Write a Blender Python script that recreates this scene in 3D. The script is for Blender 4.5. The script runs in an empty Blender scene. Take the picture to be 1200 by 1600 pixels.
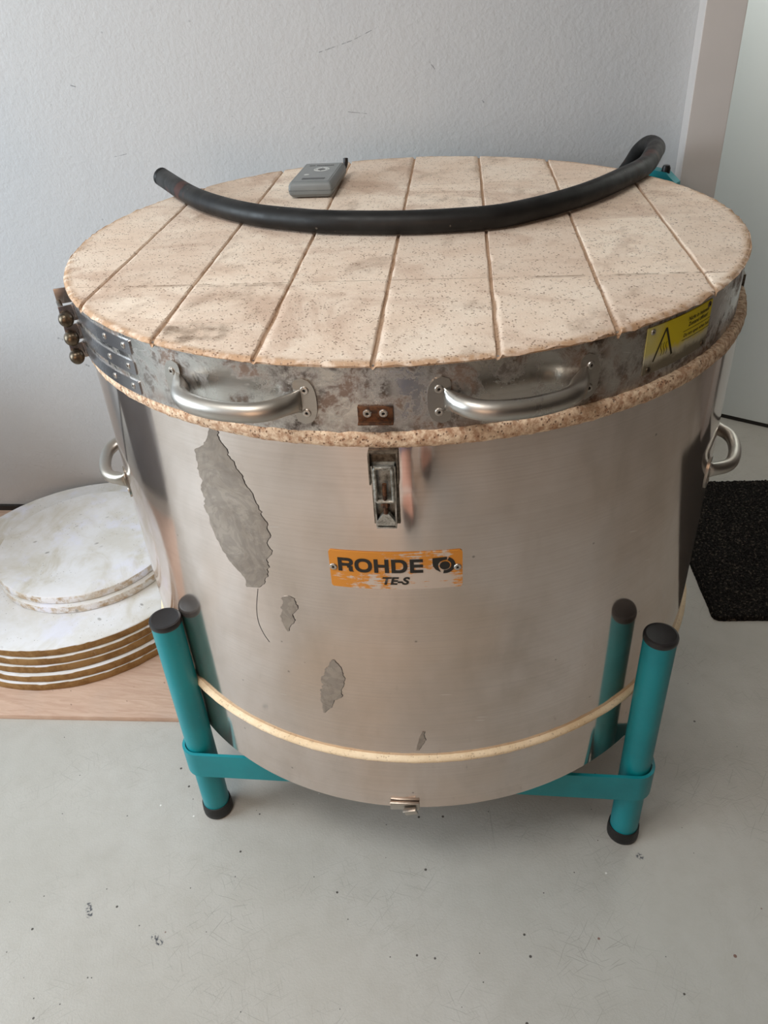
import bpy, bmesh, math, random
from mathutils import Vector, Matrix, noise
random.seed(7)
PI = math.pi
scene = bpy.context.scene
C = scene.collection

# ------------------------------------------------------------------ camera
def S(r, g, b):
    f = lambda c: c / 12.92 if c <= 0.04045 else ((c + 0.055) / 1.055) ** 2.4
    return (f(r / 255), f(g / 255), f(b / 255), 1.0)

PITCH, ROLL, CAM_H, FPX = 0.610376, -0.0664697, 1.321337, 1246.80
cam_d = bpy.data.cameras.new('camera')
cam = bpy.data.objects.new('camera', cam_d)
C.objects.link(cam)
X, U = Vector((1, 0, 0)), Vector((0, math.sin(PITCH), math.cos(PITCH)))
FW = Vector((0, math.cos(PITCH), -math.sin(PITCH)))
cr, sr = math.cos(ROLL), math.sin(ROLL)
RX, RY = cr * X + sr * U, -sr * X + cr * U
mw = Matrix((RX, RY, -FW)).transposed().to_4x4()
mw.translation = (0, 0, CAM_H)
cam.matrix_world = mw
cam_d.sensor_fit = 'VERTICAL'
cam_d.sensor_height = 24
cam_d.lens = FPX / 1600 * 24
cam_d.clip_start = 0.02
scene.camera = cam

# ------------------------------------------------------------------ light and exposure
vs = scene.view_settings
vs.view_transform = 'Standard'
vs.look = 'None'
vs.gamma = 1
vs.use_curve_mapping = False
vs.exposure = 0.11
scene.cycles.use_denoising = True
scene.cycles.max_bounces = 10
scene.cycles.sample_clamp_indirect = 6

world = bpy.data.worlds.new('World')
scene.world = world
world.use_nodes = True
world.node_tree.nodes['Background'].inputs[0].default_value = (1.0, 0.86, 0.74, 1)
world.node_tree.nodes['Background'].inputs[1].default_value = 0.03

def area(name, loc, target, sx, sy, power, col):
    l = bpy.data.lights.new(name, 'AREA')
    l.shape = 'RECTANGLE'
    l.size, l.size_y, l.energy, l.color = sx, sy, power, col
    o = bpy.data.objects.new(name, l)
    C.objects.link(o)
    o.location = loc
    o.rotation_euler = (Vector(target) - Vector(loc)).to_track_quat('-Z', 'Y').to_euler()
    return o
area('window_daylight', (-2.95, 0.72, 1.5), (0.2, 0.75, 0.4), 1.8, 1.4, 90, (0.79, 0.91, 1.0))
area('overhead_fill', (-0.75, 0.1, 2.55), (-0.5, 0.2, 0.0), 0.8, 0.5, 20, (1.0, 0.975, 0.94))  # added overhead fill that lifts the lid, floor and wall
area('front_warm_fill', (-1.0, -2.5, 1.5), (0.1, 1.0, 0.5), 1.6, 1.4, 32, (1.0, 0.66, 0.44))  # added warm fill from behind the camera, no window there
area('door_fill', (1.02, 1.80, 1.75), (1.36, 2.30, 1.1), 0.4, 0.4, 8, (1.0, 0.97, 0.90))  # added fill aimed at the door leaf to brighten it

# ------------------------------------------------------------------ node helpers
class NT:
    def __init__(s, name):
        s.m = bpy.data.materials.new(name)
        s.m.use_nodes = True
        s.t = s.m.node_tree
        s.b = s.t.nodes['Principled BSDF']
        s._oc = None
    def n(s, typ, **kw):
        x = s.t.nodes.new(typ)
        for k, v in kw.items():
            setattr(x, k, v)
        return x
    def put(s, sock, v):
        if isinstance(v, bpy.types.NodeSocket):
            s.t.links.new(v, sock)
        elif v is not None:
            if hasattr(sock.default_value, '__len__') and not hasattr(v, '__len__'):
                v = (v,) * len(sock.default_value)
            if hasattr(v, '__len__') and len(v) == 4 and len(sock.default_value) == 3:
                v = v[:3]
            sock.default_value = v
    def co(s):
        if not s._oc:
            s._oc = s.n('ShaderNodeTexCoord').outputs['Object']
        return s._oc
    def map(s, scale=(1, 1, 1), rot=(0, 0, 0), loc=(0, 0, 0), vec=None):
        vec = vec or s.co()
        if any(rot):
            x = s.n('ShaderNodeMapping')
            s.put(x.inputs['Vector'], vec)
            x.inputs['Rotation'].default_value = rot
            vec = x.outputs[0]
        x = s.n('ShaderNodeMapping')
        s.put(x.inputs['Vector'], vec)
        x.inputs['Scale'].default_value = scale
        x.inputs['Location'].default_value = loc
        return x.outputs[0]
    def noise(s, scale, detail=4, rough=0.55, vec=None, dist=0.0):
        x = s.n('ShaderNodeTexNoise')
        s.put(x.inputs['Vector'], vec or s.co())
        x.inputs['Scale'].default_value = scale
        x.inputs['Detail'].default_value = detail
        x.inputs['Roughness'].default_value = rough
        x.inputs['Distortion'].default_value = dist
        return x.outputs['Fac']
    def vor(s, scale, vec=None, rnd=1.0, feature='F1', out='Distance'):
        x = s.n('ShaderNodeTexVoronoi', feature=feature)
        s.put(x.inputs['Vector'], vec or s.co())
        x.inputs['Scale'].default_value = scale
        x.inputs['Randomness'].default_value = rnd
        return x.outputs[out]
    def math(s, op, a, b=None, c=None, clamp=False):
        x = s.n('ShaderNodeMath', operation=op, use_clamp=clamp)
        for i, v in enumerate((a, b, c)):
            if v is not None:
                s.put(x.inputs[i], v)
        return x.outputs[0]
    def rng(s, v, a, b, c=0.0, d=1.0):
        x = s.n('ShaderNodeMapRange', interpolation_type='SMOOTHSTEP')
        for i, q in enumerate((v, a, b, c, d)):
            s.put(x.inputs[i], q)
        return x.outputs[0]
    def mix(s, f, a, b, mode='MIX'):
        x = s.n('ShaderNodeMix', data_type='RGBA', blend_type=mode)
        s.put(x.inputs[0], f)
        s.put(x.inputs[6], a)
        s.put(x.inputs[7], b)
        return x.outputs[2]
    def xyz(s, vec=None):
        x = s.n('ShaderNodeSeparateXYZ')
        s.put(x.inputs[0], vec or s.co())
        return x.outputs
    def comb(s, a, b, c):
        x = s.n('ShaderNodeCombineXYZ')
        for i, q in enumerate((a, b, c)):
            s.put(x.inputs[i], q)
        return x.outputs[0]
    def bump(s, h, strength=0.3, dist=0.001, prev=None):
        x = s.n('ShaderNodeBump')
        x.inputs['Strength'].default_value = strength
        x.inputs['Distance'].default_value = dist
        s.put(x.inputs['Height'], h)
        if prev is not None:
            s.put(x.inputs['Normal'], prev)
        return x.outputs[0]
    def seg(s, px, py, a, b, w):
        """1 on the line a-b (in the two coordinates px, py), 0 away from it."""
        dx, dy = b[0] - a[0], b[1] - a[1]
        L2 = dx * dx + dy * dy
        ux, uy = s.math('SUBTRACT', px, a[0]), s.math('SUBTRACT', py, a[1])
        t = s.math('DIVIDE', s.math('ADD', s.math('MULTIPLY', ux, dx), s.math('MULTIPLY', uy, dy)), L2, clamp=True)
        ex, ey = s.math('SUBTRACT', ux, s.math('MULTIPLY', t, dx)), s.math('SUBTRACT', uy, s.math('MULTIPLY', t, dy))
        d = s.math('SQRT', s.math('ADD', s.math('MULTIPLY', ex, ex), s.math('MULTIPLY', ey, ey)))
        return s.rng(d, w * 0.5, w, 1.0, 0.0)
    def out(s, color=None, rough=None, metal=None, normal=None, spec=None, coat=None):
        for k, v in (('Base Color', color), ('Roughness', rough), ('Metallic', metal), ('Normal', normal),
                     ('Specular IOR Level', spec), ('Coat Weight', coat)):
            if v is not None:
                s.put(s.b.inputs[k], v)
        return s.m

def plain(name, col, rough=0.5, metal=0.0, nscale=40, namt=0.12, bump=0.15, bdist=0.0005):
    t = NT(name)
    f = t.noise(nscale, 5)
    dark = tuple(c * (1 - namt) for c in col[:3]) + (1,)
    lite = tuple(min(1, c * (1 + namt)) for c in col[:3]) + (1,)
    return t.out(t.mix(t.rng(f, 0.3, 0.7), dark, lite), rough, metal, t.bump(t.noise(nscale * 6, 3), bump, bdist))

# ------------------------------------------------------------------ materials
def mat_wall():
    t = NT('painted_plaster')
    x, y, z = t.xyz()
    base = t.mix(t.rng(t.noise(1.7, 3), 0.35, 0.65), S(181, 184, 187), S(188, 189, 190))
    marks = None
    for a, b, w in (((-.07, 1.162), (.0, 1.18), .0011), ((.0, 1.18), (.053, 1.201), .0009), ((.15, 1.138), (.163, 1.122), .0014),
                    ((-.81, .552), (-.80, .548), .003), ((-.757, .478), (-.75, .474), .003), ((-.02, 1.05), (.02, 1.045), .0008),
                    ((-.61, 1.125), (-.6, 1.122), .0015), ((.26, 1.06), (.262, 1.057), .0018), ((-.55, .98), (-.52, .985), .0008)):
        m = t.seg(x, z, a, b, w)
        marks = m if marks is None else t.math('MAXIMUM', marks, m)
    marks = t.math('MULTIPLY', marks, t.rng(t.noise(90, 2), 0.35, 0.6))
    specks = t.rng(t.vor(11, vec=t.map((1, 1, 1.3))), 0.02, 0.04, 0.35, 0.0)
    col = t.mix(t.math('MAXIMUM', t.math('MULTIPLY', marks, 0.75), specks), base, S(110, 112, 116))
    h = t.math('ADD', t.noise(120, 4, 0.6), t.math('MULTIPLY', t.noise(34, 3), 0.8))
    return t.out(col, 0.62, 0, t.bump(h, 0.5, 0.0024), 0.35)

def mat_floor():
    t = NT('grey_sheet_floor')
    base = t.mix(t.rng(t.noise(2.6, 4), 0.3, 0.7), S(176, 174, 167), S(186, 184, 178))
    base = t.mix(t.rng(t.noise(23, 5, 0.65), 0.35, 0.75, 0, 0.30), base, S(164, 160, 151))
    wob = t.n('ShaderNodeVectorMath', operation='ADD')
    wn = t.n('ShaderNodeTexNoise')
    wn.inputs['Scale'].default_value = 7
    t.put(wn.inputs['Vector'], t.co())
    sc = t.n('ShaderNodeVectorMath', operation='SCALE')
    t.put(sc.inputs[0], wn.outputs['Color'])
    sc.inputs['Scale'].default_value = 0.035
    t.put(wob.inputs[0], t.co())
    t.put(wob.inputs[1], sc.outputs[0])
    scr = None
    for rot, sx, sy, thr in ((0.4, 6, 330, .17), (1.3, 9, 420, .16), (2.2, 5, 300, .15), (2.8, 12, 460, .17), (-.5, 8, 380, .15), (.9, 18, 520, .16)):
        v = t.vor(1, vec=t.map((sx, sy, 1), (0, 0, rot), (rot * 3, 1, 0), vec=wob.outputs[0]))
        m = t.rng(v, thr * 0.6, thr, 1, 0)
        scr = m if scr is None else t.math('MAXIMUM', scr, m)
    x, y, z = t.xyz()
    for a, b, w in (((.16, .9), (.157, .756), .0012), ((.140, .62), (.128, .50), .0012)):
        scr = t.math('MAXIMUM', scr, t.math('MULTIPLY', t.seg(x, y, a, b, w), .9))
    scr = t.math('MULTIPLY', scr, t.rng(t.noise(5, 3), 0.38, 0.70, 0.0, 0.5))
    col = t.mix(scr, base, S(104, 100, 93))
    for sc_, r0, c, amt in ((19, .052, S(52, 46, 42), .9), (27, .036, S(44, 40, 38), .85), (11, .036, S(104, 58, 44), .85), (16, .036, S(232, 232, 228), .9), (8, .020, S(40, 36, 34), .9)):
        m = t.rng(t.vor(sc_, vec=t.map((1, 1, 0), loc=(sc_ * .37, sc_ * .11, 0))), r0 * .7, r0, amt, 0)
        col = t.mix(m, col, c)
    for a, b in (((-.556, .762), (-.549, .745)), ((-.429, .70), (-.418, .69)), ((.407, .786), (.409, .784)), ((-.397, 1.06), (-.393, 1.055))):
        m = t.math('MULTIPLY', t.seg(x, y, a, b, .007), t.rng(t.noise(190, 2), .45, .6))
        col = t.mix(m, col, S(72, 74, 80))
    h = t.math('ADD', t.noise(260, 3, 0.6), t.math('MULTIPLY', t.noise(60, 3), 0.5))
    nrm = t.bump(h, 0.34, 0.0014)
    nrm = t.bump(t.math('MULTIPLY', scr, -1), 0.3, 0.0006, nrm)
    return t.out(col, t.rng(t.noise(5, 4), 0.3, 0.7, 0.36, 0.5), 0, nrm, 0.5)

def mat_steel(name, dirt=0.0, rough=0.2, tint=(224, 212, 205), sheen=.13):
    """dirt: 0 for the shell, 1 for the grimy lid band"""
    t = NT(name)
    x, y, z = t.xyz()
    cl = t.noise(3.2, 4, 0.6)
    col = t.mix(t.rng(cl, 0.35, 0.7), S(*tint), S(tint[0] - 18, tint[1] - 22, tint[2] - 27))
    smear = t.noise(9, 5, 0.62, vec=t.map((1, 1, 0.35)), dist=0.6)
    col = t.mix(t.rng(smear, 0.5, 0.75, 0, 0.35), col, S(168, 152, 138))
    cloud = t.noise(2.3, 3, 0.6, vec=t.map((1, 1, .6), loc=(4, 1, 2)), dist=0.5)
    col = t.mix(t.rng(cloud, 0.5, 0.68, 0, 0.4), col, S(tint[0] - 4, tint[1] - 24, tint[2] - 46))
    col = t.mix(t.rng(cloud, 0.46, 0.3, 0, 0.35), col, S(tint[0] - 22, tint[1] - 8, tint[2] + 4))
    brush = t.noise(1, 3, 0.6, vec=t.map((7, 7, 420)))
    col = t.mix(t.rng(brush, 0.35, 0.7, 0, 0.16), col, S(tint[0] - 50, tint[1] - 50, tint[2] - 50))
    nick = t.math('MULTIPLY', t.rng(t.vor(1, vec=t.map((9, 9, 150), (.5, 0, .3))), .05, .10, 1, 0), t.rng(t.noise(7, 3), .54, .64))
    col = t.mix(t.math('MULTIPLY', nick, .5), col, S(250, 246, 240))
    streak = t.noise(1, 3, 0.6, vec=t.map((60, 60, 3)))
    r = t.math('ADD', t.rng(smear, 0.35, 0.75, rough * 0.75, rough * 1.5), t.math('MULTIPLY', streak, 0.06 if dirt else 0.025))
    dots = t.rng(t.vor(24), 0.03, 0.055, 0.55, 0)
    col = t.mix(dots, col, S(105, 96, 90))
    if dirt:
        g = t.noise(16, 7, 0.72, dist=0.8)
        g2 = t.noise(70, 5, 0.7)
        gm = t.math('MULTIPLY', t.rng(g, 0.44, 0.58), t.rng(g2, 0.34, 0.56))
        # soot and rust run down where the handles and the hasp sit
        a = t.math('ARCTAN2', y, x)
        near = None
        for az, w in ((-118, 4.5), (-99, 4.5), (-89.5, 3.6), (-81, 4), (-62, 4.5), (-50, 7)):
            d = t.math('ABSOLUTE', t.math('SUBTRACT', a, math.radians(az)))
            m = t.rng(d, math.radians(w) * .25, math.radians(w), 1, 0)
            near = m if near is None else t.math('MAXIMUM', near, m)
        gm2 = t.math('MULTIPLY', near, t.rng(t.noise(38, 6, .75), 0.40, 0.62))
        low = t.math('MULTIPLY', t.rng(z, 0.905, 0.932, 1, 0), t.rng(t.noise(45, 5, .7), .36, .62))
        m = t.math('MAXIMUM', t.math('MAXIMUM', t.math('MULTIPLY', gm, .85), t.math('MULTIPLY', gm2, 1.0)), t.math('MULTIPLY', low, .8), clamp=True)
        col = t.mix(m, col, t.mix(t.rng(t.noise(24, 3), .42, .6), S(66, 55, 46), S(106, 76, 54)))
        r = t.math('ADD', r, t.math('MULTIPLY', m, 0.42), clamp=True)
        met = t.math('SUBTRACT', 1.0, t.math('MULTIPLY', m, 0.8))
        hn = t.bump(m, 0.25, 0.0006)
    else:
        met = t.rng(t.noise(6, 4, .6, vec=t.map((1, 1, .4))), .3, .7, .95, .995)     # a thin film of dust
        # dry water marks near the bottom edge
        hn = None
    fine = t.noise(1, 2, 0.5, vec=t.map((160, 160, 12)))
    warp = t.noise(5.5, 2, 0.5, vec=t.map((1, 1, 0.5)))
    nrm = t.bump(warp, 0.22 if not dirt else 0.1, 0.004, hn)
    nrm = t.bump(fine, 0.06 if dirt else 0.03, 0.0005, nrm)
    t.out(col, r, met, nrm)
    if not dirt:
        # brushed surface: a sharp reflection with a wide sheen around it
        b2 = t.n('ShaderNodeBsdfPrincipled')
        t.put(b2.inputs['Base Color'], col)
        t.put(b2.inputs['Metallic'], met)
        b2.inputs['Roughness'].default_value = .46
        t.put(b2.inputs['Normal'], nrm)
        mx = t.n('ShaderNodeMixShader')
        mx.inputs[0].default_value = sheen
        t.t.links.new(t.b.outputs[0], mx.inputs[1])
        t.t.links.new(b2.outputs[0], mx.inputs[2])
        t.t.links.new(mx.outputs[0], t.t.nodes['Material Output'].inputs['Surface'])
    # hairline scratches
    return t.m

def mat_brick(name, c1, c2, stain, pore=1.0, smooth=1.0, burn=0, ns=9):
    t = NT(name)
    x, y, z = t.xyz()
    col = t.mix(t.rng(t.noise(ns, 6, 0.66), 0.32, 0.68), c1, c2)
    if burn:
        # each brick fired to a slightly different tone
        fx = t.math('FLOOR', t.math('DIVIDE', t.math('ADD', x, 0.0005), 0.1296))
        fy = t.math('FLOOR', t.math('DIVIDE', t.math('ADD', y, 0.25), 0.2525))
        w = t.n('ShaderNodeTexWhiteNoise', noise_dimensions='2D')
        t.put(w.inputs['Vector'], t.comb(fx, fy, 0))
        col = t.mix(t.math('MULTIPLY', w.outputs['Value'], 0.42), col, S(200, 172, 152))
        st = t.noise(4.2, 6, 0.66, vec=t.map((1, 1.5, 1), (0, 0, .4)), dist=1.4)
        col = t.mix(t.rng(st, 0.46, 0.68, 0, 0.75), col, stain)
        st2 = t.noise(13, 5, 0.7, vec=t.map((1, .55, 1), (0, 0, .2)))
        col = t.mix(t.rng(st2, 0.52, 0.74, 0, 0.55), col, S(156, 130, 110))
        # brown joint across the front row, dark stains by the left front rim
        for a_, b_, wd, amt in (((-.42, -.245), (.42, -.2475), .0016, .55), ((-.40, .255), (.40, .258), .0014, .35), ((-.33, -.247), (-.14, -.253), .006, .35), ((.13, -.252), (.4, -.246), .005, .3)):
            m = t.math('MULTIPLY', t.seg(x, y, a_, b_, wd), t.rng(t.noise(55, 4), .32, .6))
            col = t.mix(t.math('MULTIPLY', m, amt), col, S(124, 98, 76))
        m = t.math('MULTIPLY', t.seg(x, y, (-.225, -.405), (-.205, -.41), .045), t.rng(t.noise(30, 4), .38, .66))
        col = t.mix(t.math('MULTIPLY', m, .8), col, S(112, 92, 74))
        rim = t.math('SQRT', t.math('ADD', t.math('MULTIPLY', x, x), t.math('MULTIPLY', y, y)))
        m = t.math('MULTIPLY', t.rng(rim, .484, .497), t.rng(t.noise(60, 4), .32, .56))
        col = t.mix(t.math('MULTIPLY', m, .75), col, S(178, 138, 100))
        lo = t.math('MULTIPLY', t.rng(z, .9861, .9838, 0, 1), t.rng(rim, .496, .49, 0, 1))
        col = t.mix(t.math('MULTIPLY', lo, .7), col, S(176, 142, 112))
    p1 = t.rng(t.vor(240), 0.16, 0.38, 1, 0)
    msk = t.rng(t.noise(110, 2), 0.47, 0.57)
    p2 = t.rng(t.vor(120, vec=t.map((1, 1.3, 1))), 0.10, 0.22, 1, 0)
    p2 = t.math('MULTIPLY', p2, t.rng(t.noise(62, 2), 0.5, 0.62))
    p3 = t.rng(t.vor(36, vec=t.map((1, 1.6, 1), (0, 0, .5))), 0.05, 0.09, 1, 0)
    p = t.math('MAXIMUM', t.math('MULTIPLY', p1, msk), t.math('MAXIMUM', p2, p3))
    p = t.math('MULTIPLY', p, pore)
    col = t.mix(t.math('MULTIPLY', p, 0.7), col, S(116, 88, 72))
    g = t.noise(420, 3, 0.7)
    gd = t.noise(260, 4, 0.75)
    col = t.mix(t.rng(gd, .58, .74, 0, .42), col, S(150, 122, 102))
    col = t.mix(t.rng(gd, .42, .28, 0, .5), col, S(255, 244, 228))
    h = t.math('SUBTRACT', t.math('MULTIPLY', g, .5), p)
    return t.out(col, 0.92, 0, t.bump(h, 0.5 * smooth, 0.0014), 0.15)

def mat_plate(name, side):
    t = NT(name)
    x, y, z = t.xyz()
    col = t.mix(t.rng(t.noise(7, 5, .65), .35, .68), S(230, 231, 234), S(214, 212, 206))
    col = t.mix(t.rng(t.noise(6, 5, .62, dist=1.2), .47, .68, 0, .55), col, S(190, 182, 160))
    col = t.mix(t.rng(t.noise(8, 4, .6, vec=t.map(loc=(3, 1, 0))), .53, .68, 0, .75), col, S(228, 230, 244))
    sp = t.math('MULTIPLY', t.rng(t.vor(105), .07, .16, 1, 0), t.rng(t.noise(16, 3), .45, .57))
    sp = t.math('MAXIMUM', sp, t.math('MULTIPLY', t.rng(t.vor(17, vec=t.map((1, 1.8, 1), (0, 0, .6))), .06, .14, 1, 0), t.rng(t.noise(9, 3), .5, .6)))
    col = t.mix(t.math('MULTIPLY', sp, .75), col, S(132, 130, 126))
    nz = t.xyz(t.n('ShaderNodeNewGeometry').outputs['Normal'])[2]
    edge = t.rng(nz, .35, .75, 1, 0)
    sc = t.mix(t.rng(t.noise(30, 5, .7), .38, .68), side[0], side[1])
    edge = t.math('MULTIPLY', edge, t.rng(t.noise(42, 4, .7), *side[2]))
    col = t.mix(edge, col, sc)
    return t.out(col, .85, 0, t.bump(t.noise(150, 4, .65), .25, .001), .25)

def mat_wood(name, c1, c2, rot=0):
    t = NT(name)
    g = t.noise(1, 6, .6, vec=t.map((14, 95, 40), (0, 0, rot)), dist=1.2)
    col = t.mix(t.rng(g, .3, .7), c1, c2)
    col = t.mix(t.rng(t.noise(6, 4), .5, .75, 0, .4), col, S(176, 160, 150))
    col = t.mix(t.rng(t.vor(22, vec=t.map((1, 2.2, 1), (0, 0, .8))), .04, .08, .6, 0), col, S(104, 80, 66))
    return t.out(col, .7, 0, t.bump(g, .15, .0008))

def mat_teal():
    t = NT('teal_powder_coat')
    col = t.mix(t.rng(t.noise(12, 4), .3, .7), S(0, 124, 134), S(4, 136, 146))
    chip = t.math('MULTIPLY', t.rng(t.vor(26), .03, .06, 1, 0), t.rng(t.noise(18, 2), .56, .62))
    col = t.mix(t.math('MULTIPLY', chip, .9), col, S(214, 220, 214))
    col = t.mix(t.rng(t.noise(55, 5, .7), .62, .8, 0, .22), col, S(120, 190, 190))
    return t.out(col, t.rng(t.noise(9, 3), .3, .7, .34, .46), 0, t.bump(t.noise(480, 2), .06, .0006), .5)

def mat_plateorange():
    t = NT('worn_orange_enamel')
    x, y, z = t.xyz()
    a = t.math('ARCTAN2', y, x)
    u = t.math('MULTIPLY', a, .5)
    vec = t.comb(t.math('MULTIPLY', u, 34), t.math('MULTIPLY', z, 520), 0)
    n1 = t.noise(1, 6, .72, vec=vec)
    n2 = t.noise(1, 4, .6, vec=t.comb(t.math('MULTIPLY', u, 55), t.math('MULTIPLY', z, 70), 3))
    # most worn through at the lower right
    bias = t.math('ADD', t.rng(a, math.radians(-97), math.radians(-85), -.10, .055), t.rng(z, .716, .686, -.06, .07))
    bias = t.math('ADD', bias, t.rng(a, math.radians(-82.5), math.radians(-80.2), 0, -.12))
    w = t.math('ADD', t.math('ADD', t.math('MULTIPLY', n1, .5), t.math('MULTIPLY', n2, .5)), bias)
    m = t.rng(w, .495, .55)
    col = t.mix(m, S(205, 134, 44), S(205, 192, 180))
    return t.out(col, .48, t.math('MULTIPLY', m, .3), t.bump(m, .2, -.0003))

def mat_sign():
    t = NT('yellow_warning_enamel')
    x, y, z = t.xyz()
    a = t.math('ARCTAN2', y, x)
    fade = t.math('ADD', t.rng(a, math.radians(-52.6), math.radians(-45), 1, 0), t.math('MULTIPLY', t.noise(30, 4), .6))
    col = t.mix(t.rng(fade, .75, 1.4, 0, .75), S(222, 204, 20), S(206, 204, 150))
    d = t.math('ADD', z, t.math('MULTIPLY', t.math('SUBTRACT', t.noise(48, 5, .7), .5), .022))
    col = t.mix(t.rng(d, .9475, .936, 0, .85), col, S(196, 194, 182))
    col = t.mix(t.rng(d, .938, .927, 0, .9), col, S(104, 96, 78))
    return t.out(col, .5, 0, None, .4)

def mat_patch():
    t = NT('dull_residue')
    col = t.mix(t.rng(t.noise(16, 6, .7, dist=1.0), .35, .68), S(184, 172, 162), S(158, 146, 136))
    col = t.mix(t.rng(t.noise(22, 3, dist=3.0), .48, .52, 0, .22), col, S(120, 114, 112))
    return t.out(col, t.rng(t.noise(20, 4), .3, .7, .26, .36), .93, t.bump(t.noise(40, 5), .12, .0008))

def mat_rubber():
    t = NT('black_rubber_hose')
    col = t.mix(t.rng(t.noise(20, 5), .35, .7), S(15, 14, 14), S(27, 26, 25))
    sc = t.math('MULTIPLY', t.rng(t.vor(1, vec=t.map((60, 140, 60), (0, .3, .5))), .08, .16, 1, 0), t.rng(t.noise(14, 3), .52, .62))
    col = t.mix(t.math('MULTIPLY', sc, .7), col, S(126, 116, 106))
    x, y, z = t.xyz()
    rd = t.math('MULTIPLY', t.rng(t.noise(17, 3), .58, .64), t.math('MAXIMUM', t.rng(x, .44, .5), t.rng(x, -.28, -.31)))
    col = t.mix(t.math('MULTIPLY', rd, .4), col, S(92, 44, 32))
    return t.out(col, t.rng(t.noise(30, 4), .3, .7, .42, .6), 0, t.bump(t.noise(160, 3), .15, .0006), .32)

def mat_mat():
    t = NT('black_pile')
    f = t.noise(190, 3, .7)
    col = t.mix(t.rng(f, .4, .7), S(14, 13, 13), S(48, 46, 44))
    col = t.mix(t.rng(t.noise(150, 2), .56, .7, 0, .7), col, S(92, 84, 74))
    return t.out(col, .95, 0, t.bump(f, .8, .004), .1)

def mat_rust(name, c1, c2, metal=.4, rough=.6):
    t = NT(name)
    f = t.noise(110, 6, .7)
    col = t.mix(t.rng(f, .36, .66), c1, c2)
    return t.out(col, rough, metal, t.bump(f, .35, .0006))

M = dict(
    wall=mat_wall(), floor=mat_floor(),
    shell=mat_steel('polished_steel', 0, .07),
    band=mat_steel('grimy_steel', 1, .22, (214, 212, 208)),
    strap=mat_steel('strap_steel', 0, .3, (178, 176, 178)),
    chrome=mat_steel('satin_steel', 0, .32, (186, 182, 176)),
    brick=mat_brick('pale_firebrick', S(252, 238, 221), S(240, 219, 199), S(204, 176, 156), 1.0, 1.0, 1),
    seam=mat_brick('crumbly_firebrick', S(240, 218, 190), S(178, 140, 112), S(150, 120, 96), 1.0, 1.6, 0, 130),
    gasket=mat_brick('cream_firebrick', S(238, 220, 190), S(216, 192, 156), S(200, 180, 150), .5, .9),
    teal=mat_teal(),
    cap=plain('black_plastic', S(27, 25, 27), .42, 0, 30, .25),
    foot=plain('black_foot_rubber', S(20, 19, 19), .55, 0, 60, .3, .4, .001),
    rubber=mat_rubber(),
    plate=mat_plate('big_kiln_shelf', (S(150, 118, 76), S(124, 92, 54), (.18, .34))),
    disc=mat_plate('small_kiln_shelf', (S(206, 196, 180), S(168, 142, 110), (.40, .62))),
    ply=mat_wood('pinkish_plywood', S(206, 178, 158), S(190, 158, 138), .1),
    casing=plain('taupe_paint', S(198, 192, 188), .5, 0, 6, .03, .1),
    door=plain('pale_green_lacquer', S(214, 224, 226), .28, 0, 3, .02, .03),
    dark=plain('dark_base_strip', S(30, 28, 27), .5),  # dark of the shadow-gap strips and the cabinet plinth
    white=plain('white_ceiling', S(190, 186, 178), .8, 0, 3, .02),
    orange=mat_plateorange(), ink=plain('black_print', S(30, 26, 20), .5, 0, 60, .2),
    sign=mat_sign(), signink=plain('faded_print', S(52, 48, 14), .6, 0, 60, .3),
    patch=mat_patch(), crack=plain('dark_crease', S(70, 66, 64), .5, .6),
    rust=mat_rust('rusty_iron', S(112, 72, 44), S(48, 33, 25)),
    latch=mat_rust('tarnished_zinc', S(190, 190, 184), S(120, 118, 110), .75, .42),
    latchdark=mat_rust('grimy_iron', S(124, 116, 104), S(66, 58, 48), .6, .5),
    bolt=mat_rust('dark_bronze_bolt', S(112, 100, 84), S(70, 60, 50), .9, .38),
    rivet=mat_rust('zinc_rivet', S(206, 202, 196), S(168, 160, 150), .9, .35),
    hole=plain('rivet_hollow', S(24, 20, 18), .8),
    pile=mat_mat(),
    greybox=plain('grey_plastic', S(120, 124, 124), .45, 0, 60, .04, .1),
    greytop=plain('grey_faceplate', S(132, 136, 137), .4, 0, 60, .04, .05),
    greydark=plain('dark_grey_print', S(82, 84, 86), .5), whiteprint=plain('pale_print', S(206, 208, 206), .5),
    cabinet=plain('slate_laminate', S(46, 50, 66), .4, 0, 5, .1),
)

# ------------------------------------------------------------------ mesh helpers
def mk(name, bm, mat, parent=None, smooth=40, mats=None):
    bmesh.ops.recalc_face_normals(bm, faces=bm.faces)
    me = bpy.data.meshes.new(name)
    bm.to_mesh(me)
    bm.free()
    for m_ in (mats or [mat]):
        me.materials.append(m_)
    if smooth:
        me.shade_smooth()
        me.set_sharp_from_angle(angle=math.radians(smooth))
    o = bpy.data.objects.new(name, me)
    C.objects.link(o)
    if parent:
        o.parent = parent
    return o

def tag(o, label, cat, group=None):
    o['label'] = label
    o['category'] = cat
    if group:
        o['group'] = group
    return o

def struct(o):
    o['kind'] = 'structure'
    return o

def empty(name, loc=(0, 0, 0), rz=0.0):
    o = bpy.data.objects.new(name, None)
    o.empty_display_size = .1
    C.objects.link(o)
    o.location = loc
    o.rotation_euler = (0, 0, rz)
    return o

def box(bm, c, s, rz=0.0, bev=0.0, mtx=None):
    r = bmesh.ops.create_cube(bm, size=1)
    T = (mtx or Matrix.Identity(4)) @ Matrix.Translation(c) @ Matrix.Rotation(rz, 4, 'Z') @ Matrix.Diagonal((*s, 1))
    bmesh.ops.transform(bm, matrix=T, verts=r['verts'])
    if bev:
        es = list({e for v in r['verts'] for e in v.link_edges})
        bmesh.ops.bevel(bm, geom=es, offset=bev, segments=2, affect='EDGES', profile=.6)

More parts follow.
